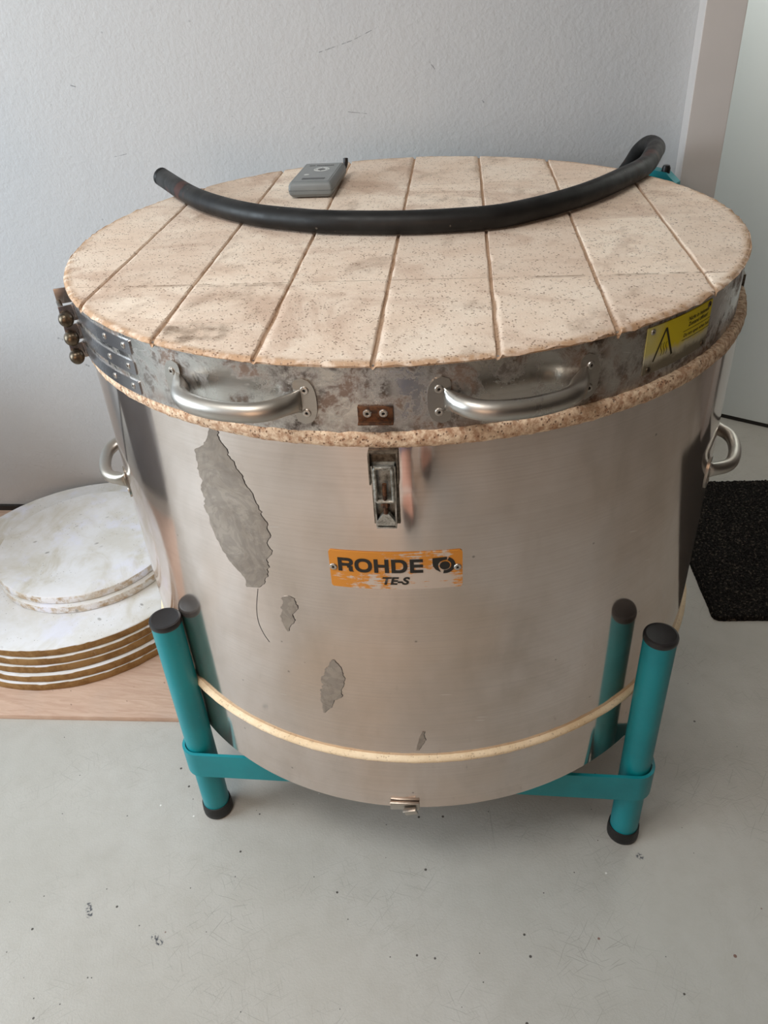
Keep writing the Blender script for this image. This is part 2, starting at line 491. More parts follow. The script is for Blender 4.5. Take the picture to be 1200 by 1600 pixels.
def lathe(bm, prof, n=128, a0=0.0, a1=360.0, mtx=None, closed=False):
    """prof: list of (r, z); the ring runs from a0 to a1 degrees. closed joins the last profile point to the first."""
    full = abs(a1 - a0) >= 359.99
    cols = []
    k = n if full else n + 1
    for i in range(k):
        a = math.radians(a0 + (a1 - a0) * i / n)
        col = []
        for (r, z) in prof:
            p = Vector((r * math.cos(a), r * math.sin(a), z))
            col.append(bm.verts.new(mtx @ p if mtx else p))
        cols.append(col)
    m = len(prof)
    for i in range(n):
        A, B = cols[i], cols[(i + 1) % k]
        for j in range(m if closed else m - 1):
            try:
                bm.faces.new((A[j], B[j], B[(j + 1) % m], A[(j + 1) % m]))
            except ValueError:
                pass
    if not full and closed:
        bm.faces.new(cols[0])
        bm.faces.new(cols[-1][::-1])
    bmesh.ops.remove_doubles(bm, verts=[v for c in cols for v in c], dist=1e-7)

def disc_solid(bm, prof, n=96, mtx=None):
    """solid of revolution whose profile starts and ends on the axis"""
    lathe(bm, prof, n, mtx=mtx)

def spline(pts, n):
    P = [Vector(p) for p in pts]
    P = [2 * P[0] - P[1]] + P + [2 * P[-1] - P[-2]]
    out = []
    segs = len(P) - 3
    for i in range(n + 1):
        u = min(i / n * segs, segs - 1e-6)
        k = int(u)
        t = u - k
        p0, p1, p2, p3 = P[k:k + 4]
        out.append(.5 * ((2 * p1) + (p2 - p0) * t + (2 * p0 - 5 * p1 + 4 * p2 - p3) * t * t + (3 * p1 - p0 - 3 * p2 + p3) * t ** 3))
    return out

def tube(bm, pts, rad, n=16, up=None, cap=True):
    """rad: number, or function u -> (ra, rb) along the frame (side, up)"""
    P = [Vector(p) for p in pts]
    T = []
    for i in range(len(P)):
        T.append((P[min(i + 1, len(P) - 1)] - P[max(i - 1, 0)]).normalized())
    ref = Vector(up) if up else (Vector((0, 0, 1)) if abs(T[0].z) < .9 else Vector((1, 0, 0)))
    rings = []
    for i, p in enumerate(P):
        if not up and i:
            ref = (ref - T[i] * ref.dot(T[i])).normalized()
        b = T[i].cross(ref).normalized()
        a = b.cross(T[i]).normalized()
        u = i / (len(P) - 1)
        ra, rb = rad(u) if callable(rad) else (rad, rad)
        rings.append([bm.verts.new(p + b * (ra * math.cos(2 * PI * j / n)) + a * (rb * math.sin(2 * PI * j / n))) for j in range(n)])
    for A, B in zip(rings, rings[1:]):
        for j in range(n):
            bm.faces.new((A[j], A[(j + 1) % n], B[(j + 1) % n], B[j]))
    if cap:
        bm.faces.new(rings[0][::-1])
        bm.faces.new(rings[-1])

def rows_plate(bm, rows, r0, r1):
    """curved plate on the drum: rows of (z, az0, az1) or (az0, z0, az1, z1), thickness r0 to r1"""
    G = []
    for row in rows:
        if len(row) == 3:
            z, a, b = row
            za = zb = z
        else:
            a, za, b, zb = row
        n = 14
        line = []
        for k in range(n + 1):
            f = k / n
            az = math.radians(a + (b - a) * f)
            z = za + (zb - za) * f
            line.append((az, z))
        G.append(line)
    V = {}
    for s, r in ((0, r0), (1, r1)):
        for i, line in enumerate(G):
            for k, (az, z) in enumerate(line):
                V[s, i, k] = bm.verts.new((r * math.cos(az), r * math.sin(az), z))
    I, K = len(G) - 1, len(G[0]) - 1
    for i in range(I):
        for k in range(K):
            bm.faces.new((V[1, i, k], V[1, i, k + 1], V[1, i + 1, k + 1], V[1, i + 1, k]))
            bm.faces.new((V[0, i, k], V[0, i + 1, k], V[0, i + 1, k + 1], V[0, i, k + 1]))
        for k in (0, K):
            bm.faces.new((V[0, i, k], V[1, i, k], V[1, i + 1, k], V[0, i + 1, k]))
    for i in (0, I):
        for k in range(K):
            bm.faces.new((V[0, i, k], V[1, i, k], V[1, i, k + 1], V[0, i, k + 1]))

def rrect(az, z, w_deg, h, rc, R=.5, n=6, tilt=0.0):
    """rows of a round-cornered rectangle centred on (az, z)"""
    rows = []
    for s in range(-n, n + 1):
        pass
    zs = []
    for i in range(n + 1):
        zs.append(h / 2 - rc * (1 - math.sin(PI / 2 * (1 - i / n))) - 0)
    prof = []
    for i in range(n + 1):
        t = PI / 2 * i / n
        prof.append((h / 2 - rc + rc * math.cos(t), rc - rc * math.sin(t)))      # (height, inset)
    rows = [(hh, ins) for hh, ins in prof] + [(-hh, ins) for hh, ins in prof[::-1]]
    out = []
    for hh, ins in rows:
        d = math.degrees(ins / R)
        a0, a1 = az - w_deg / 2 + d, az + w_deg / 2 - d
        out.append((a0, z + hh + (a0 - az) * tilt, a1, z + hh + (a1 - az) * tilt))
    return out

def frame_at(az, z, r):
    """matrix whose x runs along the drum (towards larger azimuth), y outwards, z up"""
    a = math.radians(az)
    er, et = Vector((math.cos(a), math.sin(a), 0)), Vector((-math.sin(a), math.cos(a), 0))
    m = Matrix((et, er, Vector((0, 0, 1)))).transposed().to_4x4()
    m.translation = er * r + Vector((0, 0, z))
    return m

def rivet(parent, az, z, r, s=1.0, mat=None):
    bm = bmesh.new()
    F = frame_at(az, z, r) @ Matrix.Rotation(-PI / 2, 4, 'X')
    k = .0052 * s
    lathe(bm, [(k, -.0005), (k, .0006 * s), (k * .85, .0017 * s), (k * .55, .0021 * s), (k * .36, .0018 * s), (k * .34, .0005 * s)], 20, mtx=F)
    for f in bm.faces:
        f.material_index = 0
    n0 = len(bm.faces)
    c = bm.verts.new(F @ Vector((0, 0, .0006 * s)))
    ring = [bm.verts.new(F @ Vector((k * .35 * math.cos(t * PI / 6), k * .35 * math.sin(t * PI / 6), .0007 * s))) for t in range(12)]
    for i in range(12):
        f = bm.faces.new((c, ring[i], ring[(i + 1) % 12]))
        f.material_index = 1
    return mk('rivet', bm, None, parent, mats=[mat or M['rivet'], M['hole']])

def text_mesh(name, body, size, mtx_fn, mat, parent, bold=0.0, sx=1.0, shear=0.0, align='CENTER', depth=.0004):
    cu = bpy.data.curves.new(name, 'FONT')
    cu.body = body
    cu.size = size
    cu.offset = bold
    cu.shear = shear
    cu.align_x = align
    cu.align_y = 'CENTER'
    cu.extrude = 0
    cu.resolution_u = 4
    o = bpy.data.objects.new(name, cu)
    C.objects.link(o)
    dg = bpy.context.evaluated_depsgraph_get()
    dg.update()
    me = bpy.data.meshes.new_from_object(o.evaluated_get(dg))
    bpy.data.objects.remove(o)
    bpy.data.curves.remove(cu)
    bm = bmesh.new()
    bm.from_mesh(me)
    bpy.data.meshes.remove(me)
    bmesh.ops.remove_doubles(bm, verts=bm.verts, dist=1e-6)
    for v in bm.verts:
        v.co = mtx_fn(v.co.x * sx, v.co.y)
    return mk(name, bm, mat, parent, smooth=0)

# ------------------------------------------------------------------ setting
WALL_A = math.radians(-7.8)
WU, WN = Vector((math.cos(WALL_A), math.sin(WALL_A), 0)), Vector((math.sin(WALL_A), -math.cos(WALL_A), 0))
W0 = Vector((.666, 1.777, 0))                      # where the back wall ends at the doorway
def wallbox(name, u0, u1, d0, d1, z0, z1, mat, bev=0):
    """box in wall coordinates: u along the wall from its doorway end, d in front of its face"""
    bm = bmesh.new()
    box(bm, ((u0 + u1) / 2, -(d0 + d1) / 2, (z0 + z1) / 2), (u1 - u0, d1 - d0, z1 - z0), bev=bev)
    o = mk(name, bm, mat, smooth=0)
    o.location = W0
    o.rotation_euler = (0, 0, WALL_A)
    return struct(o)

bm = bmesh.new()
box(bm, (0, .9, -.05), (8, 8, .1))
struct(mk('floor', bm, M['floor'], smooth=0))
# the plaster keeps world-aligned object coordinates, so build it in place
bm = bmesh.new()
a_, b_ = W0 - WU * 3.9, W0
vs_ = []
for p in (a_, b_, b_ - WN * .16, a_ - WN * .16):
    vs_.append((p.x, p.y))
lo = [bm.verts.new((x, y, 0)) for x, y in vs_]
hi = [bm.verts.new((x, y, 2.62)) for x, y in vs_]
for i in range(4):
    bm.faces.new((lo[i], lo[(i + 1) % 4], hi[(i + 1) % 4], hi[i]))
bm.faces.new(hi)
struct(mk('wall_back', bm, M['wall'], smooth=0))
wallbox('wall_right', .98, 2.4, -.16, 0, 0, 2.62, M['wall'])
wallbox('wall_lintel', .0, .98, -.16, 0, 2.08, 2.62, M['wall'])
wallbox('trim_1', -.002, .0723, .0, .056, 0, 2.08, M['casing'], .0015)
wallbox('trim_2', .93, .98, -.16, .02, 0, 2.08, M['casing'], .0015)
wallbox('gap_shade_back', -3.9, -.06, .0005, .012, 0, .028, M['dark'])  # dark strip standing in for the shadowed gap at the wall foot
bm = bmesh.new()
box(bm, (-.3, .6, 2.66), (7, 6, .08))
struct(mk('ceiling', bm, M['white'], smooth=0))
# window wall on the daylight side
bm = bmesh.new()
for c, s in (((-3.05, .6, .4), (.12, 6, .8)), ((-3.05, .6, 2.46), (.12, 6, .32)), ((-3.05, 2.7, 1.55), (.12, 1.8, 1.5)), ((-3.05, -1.5, 1.55), (.12, 1.9, 1.5))):
    box(bm, c, s)
struct(mk('wall_left', bm, M['wall'], smooth=0))
bm = bmesh.new()
for c, s in (((-3.05, -.52, 1.55), (.06, .05, 1.5)), ((-3.05, 1.77, 1.55), (.06, .05, 1.5)), ((-3.05, .625, .825), (.06, 2.3, .05)), ((-3.05, .625, 2.275), (.06, 2.3, .05))):
    box(bm, c, s, bev=.004)
struct(mk('window_1', bm, M['white'], smooth=0))

# door leaf standing open into the next room
d0, d1 = Vector((1.655, 1.957, 0)), Vector((.975, 2.474, 0))
dv = (d1 - d0).normalized()
da = math.atan2(dv.y, dv.x)
bm = bmesh.new()
L_ = (d1 - d0).length
box(bm, (L_ / 2, .02, 1.04), (L_, .04, 2.05), bev=.002)
door = struct(mk('door_1', bm, M['door'], smooth=0))
door.location, door.rotation_euler = d0, (0, 0, da)
bm = bmesh.new()
box(bm, (L_ / 2, .02, .0075), (L_ - .01, .03, .014))
mk('door_gap_shade', bm, M['dark'], door, smooth=0)  # dark strip standing in for the shade in the gap below the leaf
bm = bmesh.new()
box(bm, (1.0, 3.3, 1.3), (4.5, .1, 2.7))
struct(mk('wall_hall_blocker', bm, M['wall'], smooth=0))  # unseen closing wall, added to keep world light out of the doorway

# ------------------------------------------------------------------ the kiln
AX = Vector((0, 0, 1))
c7, s7 = math.cos(math.radians(-7)), math.sin(math.radians(-7))
KX = Vector((c7, s7, 0))
KX = (KX - AX * KX.dot(AX)).normalized()
KY = AX.cross(KX)
KM = Matrix((KX, KY, AX)).transposed().to_4x4()
KM.translation = (.0636, 1.2577, 0)
kiln = empty('pottery_kiln')
kiln.matrix_world = KM
tag(kiln, 'large round steel toploading pottery kiln with a firebrick lid, standing in a teal frame', 'kiln')
RB = .4985
LIDO = Vector((-.0081, -.0030, -.0105))

# outer steel jacket
bm = bmesh.new()
lathe(bm, [(RB - .004, .345), (RB, .345), (RB, .8765), (RB - .004, .8765)], 256)
shell = mk('steel_jacket', bm, M['shell'], kiln)
bm = bmesh.new()
lathe(bm, [(.0, .225), (RB - .02, .225), (RB - .02, .220), (RB, .220), (RB, .334), (RB - .004, .334)], 256)
base = mk('base_section', bm, M['shell'], kiln)
# brick showing between the two steel sections
bm = bmesh.new()
pr_ = []
for i in range(9):
    t = -PI / 2 + PI * i / 8
    pr_.append((RB - .001 + .0085 * math.cos(t), .3395 + .0066 * math.sin(t)))
lathe(bm, [(RB - .03, .333)] + pr_ + [(RB - .03, .346)], 360)
for v in bm.verts:
    v.co += Vector((noise.noise(v.co * 60), noise.noise(v.co * 60 + Vector((9, 0, 0))), noise.noise(v.co * 70 + Vector((0, 9, 0))))) * .0007
mk('lower_brick_seam', bm, M['gasket'], kiln, 60)
# crumbly rim of firebrick under the lid
bm = bmesh.new()
pr_ = []
for i in range(11):
    t = -PI / 2 + PI * i / 10
    pr_.append((RB - .003 + .0075 * math.cos(t) ** .7 if math.cos(t) > 1e-6 else RB - .003, .8955 + .0105 * math.sin(t)))
lathe(bm, [(RB - .06, .884)] + pr_ + [(RB - .06, .907)], 540)
for v in bm.verts:
    p = v.co
    v.co += Vector((noise.noise(p * 90), noise.noise(p * 90 + Vector((5, 0, 0))), noise.noise(p * 120 + Vector((0, 7, 0))))) * .0014
mk('brick_rim', bm, M['seam'], kiln, 60).location = (0, 0, -.0105)
# wall lining inside, closes the chamber
bm = bmesh.new()
lathe(bm, [(RB - .006, .223), (RB - .006, .889), (.38, .889), (.38, .30), (0, .30)], 96)
mk('brick_lining', bm, M['gasket'], kiln)

# ---- lid
bm = bmesh.new()
RL = .4962
lathe(bm, [(RL - .003, .9030), (RL, .9030), (RL, .9832), (RL - .003, .9832)], 256)
lid = mk('lid_band', bm, M['band'], kiln)
lid.location = LIDO

def brick_slab():
    R, top, bot = .4998, .9872, .9822
    gx = [-.389, -.2595, -.13, -.0005, .129, .2585, .389]
    xs = set()
    for g in gx:
        for o in (-.008, -.0048, -.0034, -.0024, -.0012, 0, .0012, .0024, .0034, .0048, .008):
            xs.add(round(g + o, 5))
    k = 110
    for i in range(k + 1):
        x = -R * math.cos(PI * i / k)
        if all(abs(x - g) > .009 for g in gx):
            xs.add(round(x, 5))
    xs = sorted(xs)
    NY = 240
    ts = []
    for i in range(NY + 1):
        t = -1 + 2 * i / NY
        ts.append(math.sin(t * PI / 2) * .6 + t * .4)
    bm = bmesh.new()
    grid = []
    for x in xs:
        col = []
        Y = math.sqrt(max(R * R - x * x, 0))
        for t in ts:
            y = Y * t
            h = 0.0
            for g in gx:
                d = abs(x - (g - .008 * y + .0008 * noise.noise(Vector((g * 50, y * 25, 0)))))
                if d < .006:
                    f = max(0.0, min(1.0, (.0027 - d) / .0015))
                    h = max(h, f * f * (3 - 2 * f) * .0042)
            r = math.hypot(x, y)
            e = R - r
            n = noise.noise(Vector((x * 45, y * 45, 1)))
            n2 = noise.noise(Vector((x * 140, y * 140, 4)))
            ch = .007 + .0035 * n
            if e < ch:
                q = 1 - e / ch
                h += q * q * (.0032 + .0034 * n2 + .0014 * n + .0016 * noise.noise(Vector((x * 330, y * 330, 2))))
            h += .0005 * n2 * .4
            col.append(bm.verts.new((x, y, top - h)))
        grid.append(col)
    for A, B in zip(grid, grid[1:]):
        for j in range(NY):
            vs = []
            for v in (A[j], B[j], B[j + 1], A[j + 1]):
                if not vs or all((v.co - w.co).length > 1e-7 for w in vs):
                    vs.append(v)
            if len(vs) > 2:
                bm.faces.new(vs)
    bmesh.ops.remove_doubles(bm, verts=bm.verts, dist=1e-6)
    be = [e for e in bm.edges if e.is_boundary]
    r = bmesh.ops.extrude_edge_only(bm, edges=be)
    vv = [g for g in r['geom'] if isinstance(g, bmesh.types.BMVert)]
    for v in vv:
        n2 = noise.noise(Vector((v.co.x * 120, v.co.y * 120, 9)))
        f = 1 - .0022 - .002 * n2
        v.co.x *= f
        v.co.y *= f
        v.co.z = bot
    return bm
slab = mk('brick_slab', brick_slab(), M['brick'], lid, 65)

def drum_handle(parent, az, z, r, half, h=.0275, bow=1.0):
    """bow handle with a flat lobe at each end riveted to the drum"""
    bm = bmesh.new()
    pts = []
    for (da_, out, dz, ) in ((-half * .98, .0015, 0), (-half * .93, .004, 0), (-half * .80, .014, -.0005), (-half * .66, .026, -.001), (-half * .42, .0345, -.0015), (0, .0375, -.002),
                             (half * .42, .0345, -.0015), (half * .66, .026, -.001), (half * .80, .014, -.0005), (half * .93, .004, 0), (half * .98, .0015, 0)):
        a = math.radians(az + da_)
        rr = r + out * bow
        pts.append((rr * math.cos(a), rr * math.sin(a), z + dz))
    def rad(u):
        e = abs(u - .5) * 2
        k = max(0.0, (e - .62) / .38)
        return ((.0104 * (1 - k) + .003 * k) * (.5 + .5 * bow), (.0114 * (1 - k) + .0145 * k) * (.5 + .5 * bow))
    tube(bm, spline(pts, 44), rad, 20, up=(0, 0, 1))
    hd = mk('lid_handle' if parent is lid else 'side_handle', bm, M['chrome'], parent, 60)
    for s_ in (-1, 1):
        bm = bmesh.new()
        ca = az + s_ * (half + .15)
        rows = []
        n = 18
        wd = 1.75
        for i in range(n + 1):
            t = -1 + 2 * i / n
            hw = wd * math.sqrt(max(0, 1 - abs(t) ** 2.6)) + .02
            # the lobe is a half moon: full on the outer side, waisted on the inner
            inner = hw * (.55 + .55 * t * t)
            a0, a1 = (ca - hw, ca + inner) if s_ < 0 else (ca - inner, ca + hw)
            rows.append((z + t * h, a0, a1))
        rows_plate(bm, rows, r - .001, r + .0022)
        lobe = mk('end_plate', bm, M['chrome'], hd if parent is not lid else lid, 50)
        for dz in (-.0135, .0135):
            rivet(hd if parent is not lid else lid, ca + s_ * .35, z + dz, r + .002, .95)
    return hd
drum_handle(lid, -108.2, .9410, RL, 9.4)
drum_handle(lid, -71.85, .9410, RL, 9.4)
drum_handle(kiln, -160.5, .660, RB, 8.6, bow=.84)
drum_handle(kiln, -15.5, .657, RB, 8.6, bow=.84)

# strike plate for the catch
bm = bmesh.new()
F = frame_at(-89.6, .929, RL)
box(bm, (0, .0015, -.0005), (.0385, .003, .0175), bev=.0008, mtx=F)
box(bm, (0, .0045, -.0098), (.0385, .009, .0025), bev=.0006, mtx=F)
sp = mk('strike_plate', bm, M['rust'], lid, 30)
for d in (-1.0, 1.0):
    rivet(lid, -89.6 + d, .9295, RL + .0028, .95)

# tension clamps at the left of the lid band
for i, z in enumerate((.9665, .9400, .9135)):
    bm = bmesh.new()
    rows_plate(bm, rrect(-136.9, z, 21.2, .0180, .003, RL), RL - .0005, RL + .0018)
    st = mk('clamp_strap', bm, M['strap'], lid, 40)
    rivet(lid, -128.0, z, RL + .0014, .8)
    rivet(lid, -133.2, z, RL + .0014, .8)
    bm = bmesh.new()
    F = frame_at(-147.4, z, RL)
    box(bm, (0, .010, -.004), (.0025, .022, .022), bev=.001, mtx=F)
    box(bm, (.004, .0025, 0), (.010, .0025, .0165), bev=.001, mtx=F)
    mk('clamp_lug', bm, M['strap'], lid, 30)
    bm = bmesh.new()
    F = frame_at(-156.3, z, RL)
    box(bm, (0, .010, -.004), (.0025, .022, .022), bev=.001, mtx=F)
    rows_plate(bm, rrect(-163.6, z, 14.0, .0165, .003, RL), RL - .0005, RL + .0018)
    mk('clamp_lug', bm, M['strap'], lid, 30)
    bm = bmesh.new()
    F = frame_at(-149.4, z - .009, RL + .0150) @ Matrix.Rotation(PI / 2, 4, 'Y')
    lathe(bm, [(0, -.052), (.0035, -.052), (.0035, .0195), (.0086, .0195), (.0098, .022), (.0098, .0275), (.0085, .0325), (.0055, .0352), (0, .0362)], 24, mtx=F)
    mk('clamp_bolt', bm, M['bolt'], lid, 40)

# warning sign on the right of the lid band
SA, SZ = -45.6, .948
bm = bmesh.new()
rows_plate(bm, rrect(SA, SZ, 14.6, .057, .0006, RL), RL - .0005, RL + .0011)
sign = mk('warning_sign', bm, M['sign'], lid, 40)
def on_lid(az, z, off=.0014):
    def f(x, y):
        a = math.radians(az) + x / RL
        r = RL + off
        return Vector((r * math.cos(a), r * math.sin(a), z + y))
    return f
text_mesh('sign_lettering', 'Nicht in heissem\nZustand \u00f6ffnen!', .0068, on_lid(-41.8, .9640), M['signink'], sign, .00012, shear=.1)
text_mesh('sign_lettering', 'Do not open when hot!', .0060, on_lid(-41.8, .9490), M['signink'], sign, .0001, shear=.1)
bm = bmesh.new()
f = on_lid(-41.8, .9500)
def strip(bm, f, pts, w):
    P = [Vector((p[0], p[1], 0)) for p in pts]
    L, Rr = [], []
    for i, p in enumerate(P):
        d = (P[min(i + 1, len(P) - 1)] - P[max(i - 1, 0)]).normalized()
        n = Vector((-d.y, d.x, 0)) * w / 2
        L.append(bm.verts.new(f((p + n).x, (p + n).y)))
        Rr.append(bm.verts.new(f((p - n).x, (p - n).y)))
    for i in range(len(P) - 1):
        bm.faces.new((L[i], L[i + 1], Rr[i + 1], Rr[i]))
for yy in (.0045, -.0065):
    strip(bm, f, [(-.031 + .0062 * k, yy) for k in range(11)], .0006)
mk('sign_line', bm, M['signink'], sign, 0)
bm = bmesh.new()
f = on_lid(-49.3, .9500)
strip(bm, f, [(-.0165, -.017), (-.008, .002), (.0, .0195)], .0026)
strip(bm, f, [(.0002, .0195), (.008, .002), (.0165, -.017)], .0032)
for dx in (-.0045, 0, .0045):
    strip(bm, f, [(dx + .0016 * math.sin(k * .9), -.013 + k * .0022) for k in range(8)], .0009)
mk('hot_surface_symbol', bm, M['signink'], sign, 0)
for da_, dz in ((-6.3, .0225), (6.4, .024), (-6.3, -.0235), (6.2, -.024)):
    rivet(lid, SA + da_, SZ + dz, RL + .0009, .72, M['rivet'] if dz > 0 and da_ < 0 else M['bolt'])

# hinge end plate seen past the right side of the rim
bm = bmesh.new()
F = frame_at(-6, .905, RL)
box(bm, (0, .006, .002), (.035, .013, .03), bev=.001, mtx=F)
mk('hinge_plate', bm, M['latchdark'], lid, 30)
bm = bmesh.new()
rows_plate(bm, [(z, 78, 102) for z in (.82, .86, .9, .94, .968)], RB - .0, RB + .006)
box(bm, (0, .512, .935), (.16, .02, .03), bev=.002)
mk('rear_hinge', bm, M['teal'], kiln, 40)

# toggle catch
F = frame_at(-89.9, .8225, RB)
bm = bmesh.new()
box(bm, (0, .0012, .0), (.031, .0024, .100), bev=.0008, mtx=F)
box(bm, (0, .0035, .049), (.033, .007, .003), bev=.0006, mtx=F)
for s_ in (-1, 1):
    box(bm, (s_ * .0158, .006, .030), (.0022, .012, .040), bev=.0006, mtx=F)
catch = mk('toggle_catch', bm, M['latchdark'], kiln, 30)
bm = bmesh.new()
# channel shaped lever narrowing downwards
prof = []
for i in range(7):
    u = i / 6
    w = .0278 - .0040 * u
    zz = .036 - .084 * u
    prof.append((w, zz))
for i in range(6):
    (w0, z0), (w1, z1) = prof[i], prof[i + 1]
    for s_ in (-1, 1):
        q = [F @ Vector((s_ * w / 2 - s_ * k, y, z)) for (w, z, k, y) in
             ((w0, z0, 0, .003), (w0, z0, 0, .0135), (w0, z0, .0016, .0135), (w0, z0, .0016, .003), (w1, z1, 0, .003), (w1, z1, 0, .0135), (w1, z1, .0016, .0135), (w1, z1, .0016, .003))]
        vs = [bm.verts.new(v) for v in q]
        for fidx in ((0, 1, 5, 4), (1, 2, 6, 5), (2, 3, 7, 6)):
            bm.faces.new([vs[k] for k in fidx])
    q = [bm.verts.new(F @ Vector((a, .0036, z))) for a, z in ((-w0 / 2, z0), (w0 / 2, z0), (w1 / 2, z1), (-w1 / 2, z1))]
    bm.faces.new(q)
box(bm, (0, .0085, -.0478), (.0238, .011, .0018), bev=.0004, mtx=F)
mk('lever', bm, M['latch'], catch, 30)
bm = bmesh.new()
pts = [(-.0095, .0125, .0335), (.0095, .0125, .0335), (.0105, .0125, .032), (.0105, .0125, -.0095), (.0095, .0125, -.011), (-.0095, .0125, -.011), (-.0105, .0125, -.0095), (-.0105, .0125, .032), (-.0095, .0125, .0335)]
tube(bm, [F @ Vector((p[0] * .94, p[1] + .0015, p[2])) for p in pts], .0021, 10)
box(bm, (0, .012, -.0105), (.019, .005, .005), bev=.0008, mtx=F)
box(bm, (0, .012, .034), (.022, .004, .0035), bev=.0008, mtx=F)
mk('bail', bm, M['latch'], catch, 40)
bm = bmesh.new()
tube(bm, [F @ Vector((0, .0125, z)) for z in (.012, -.001, -.012, -.034)], .0026, 12)
lathe(bm, [(0, -.018), (.005, -.018), (.005, -.0125), (0, -.0125)], 6, mtx=F @ Matrix.Translation((0, .0125, 0)))
mk('adjusting_screw', bm, M['rust'], catch, 40)
bm = bmesh.new()
vs = []
for y in (.009, .0155):
    vs.append([bm.verts.new(F @ Vector(p)) for p in ((-.004, y, -.028), (.004, y, -.028), (.0105, y, -.038), (.0105, y, -.0435), (-.0105, y, -.0435), (-.0105, y, -.038))])
bm.faces.new(vs[1])
bm.faces.new(vs[0][::-1])
for i in range(6):
    bm.faces.new((vs[0][i], vs[0][(i + 1) % 6], vs[1][(i + 1) % 6], vs[1][i]))
mk('hook', bm, M['latch'], catch, 30)

# name plate
PA, PZ = -89.25, .6992
bm = bmesh.new()
rows_plate(bm, rrect(PA, PZ, 18.9, .0575, .004, RB), RB + .0002, RB + .0014)
npl = mk('nameplate', bm, M['orange'], kiln, 40)
def on_jk(az, z, off=.0018):
    def f(x, y):
        a = math.radians(az) + x / RB
        r = RB + off
        return Vector((r * math.cos(a), r * math.sin(a), z + y))
    return f
def glyphs(bm, f):
    """bold wide capitals R O H D E drawn as outlines, 21 mm tall"""
    H_, T_, TV = .0212, .0046, .0054
    def poly(outer):
        bm.faces.new([bm.verts.new(f(*p)) for p in outer])
    def rect(x0, x1, y0, y1):
        n = max(1, int((x1 - x0) / .004))
        for i in range(n):
            a, b = x0 + (x1 - x0) * i / n, x0 + (x1 - x0) * (i + 1) / n
            poly([(a, y0), (b, y0), (b, y1), (a, y1)])
    def ring(cx, cy, ax, ay, bx, by, t0, t1, n=28, pw=2.3):
        sup = lambda t, p, q: (cx + p * math.copysign(abs(math.cos(t)) ** (2 / pw), math.cos(t)), cy + q * math.copysign(abs(math.sin(t)) ** (2 / pw), math.sin(t)))
        for i in range(n):
            u, v = math.radians(t0 + (t1 - t0) * i / n), math.radians(t0 + (t1 - t0) * (i + 1) / n)
            poly([sup(u, ax, ay), sup(v, ax, ay), sup(v, bx, by), sup(u, bx, by)])
    h = H_ / 2
    x = -.0700                                     # R
    rect(x, x + TV, -h, h)
    rect(x + TV, x + .0125, h - T_, h)
    rect(x + TV, x + .0125, -.0022, -.0022 + T_)
    cy = (h + -.0022) / 2
    ring(x + .0125, cy, .0082, h - cy, .0032, h - cy - T_, -90, 90)
    poly([(x + .0118, -.0022 + .001), (x + .0172, -.0010), (x + .0180, -.0032), (x + .0126, -.0052)])
    rect(x + .0142, x + .0196, -h + .002, -.002)
    poly([(x + .0142, -h + .002), (x + .0196, -h + .002), (x + .0210, -h), (x + .0152, -h)])
    ring(-.0358, 0, .0118, h + .0004, .0066, h - T_ + .0002, 0, 360, 48)          # O
    x = -.0216                                     # H
    rect(x, x + TV, -h, h)
    rect(x + .0142, x + .0142 + TV, -h, h)
    rect(x + TV, x + .0142, -.0022, .0024)
    x = .0014                                      # D
    rect(x, x + TV, -h, h)
    rect(x + TV, x + .0100, h - T_, h)
    rect(x + TV, x + .0100, -h, -h + T_)
    ring(x + .0100, 0, .0112, h, .0058, h - T_, -90, 90)
    x = .0258                                      # E
    rect(x, x + TV, -h, h)
    for y0 in (h - T_, -.0022, -h):
        rect(x + TV, x + .0172, y0, y0 + T_)
bm = bmesh.new()
glyphs(bm, lambda x, y: on_jk(-89.95, .7072)(x * .93, y))
mk('name_lettering', bm, M['ink'], npl, 0)
text_mesh('model_lettering', 'TE-S', .0160, on_jk(-89.45, .6834), M['ink'], npl, .0006, sx=1.12, shear=.22)
# emblem: a pot outline holding a ring and a dot
bm = bmesh.new()
f = on_jk(-82.55, .7072)
def arcs(n, a0, a1, r0, r1, cx=0, cy=0):
    for i in range(n):
        u, v = math.radians(a0 + (a1 - a0) * i / n), math.radians(a0 + (a1 - a0) * (i + 1) / n)
        bm.faces.new([bm.verts.new(f(cx + r * math.cos(t), cy + r * math.sin(t))) for r, t in ((r0, u), (r1, u), (r1, v), (r0, v))])
arcs(40, -100, 66, .0078, .0128, .0022, -.0005)            # bowl of the P
arcs(32, 0, 360, 0.00001, .0064, .0022, -.0010)            # the dot
for a, b in (((-.0128, .0112), (.0052, .0122)),):
    pass
pts_o = [(-.0128, .0112), (.0050, .0122), (.0050, .0078), (.0000, .0070), (-.0036, .0052), (-.0056, .0020), (-.0060, -.0016), (-.0052, -.0050), (-.0028, -.0108), (-.0070, -.0085), (-.0104, -.0042), (-.0126, .0010)]
inner = [(.0050, .0078), (.0000, .0070), (-.0036, .0052), (-.0056, .0020), (-.0060, -.0016), (-.0052, -.0050), (-.0028, -.0108)]
outer = [(.0050, .0122), (-.0040, .0117), (-.0128, .0112), (-.0128, .0040), (-.0122, -.0014), (-.0090, -.0068), (-.0040, -.0104)]
for i in range(6):
    bm.faces.new([bm.verts.new(f(*p)) for p in (inner[i], outer[i], outer[i + 1], inner[i + 1])])
mk('emblem', bm, M['ink'], npl, 0)
for d in (-8.9, 8.75):
    rivet(npl, PA + d, .7022, RB + .0012, .95)

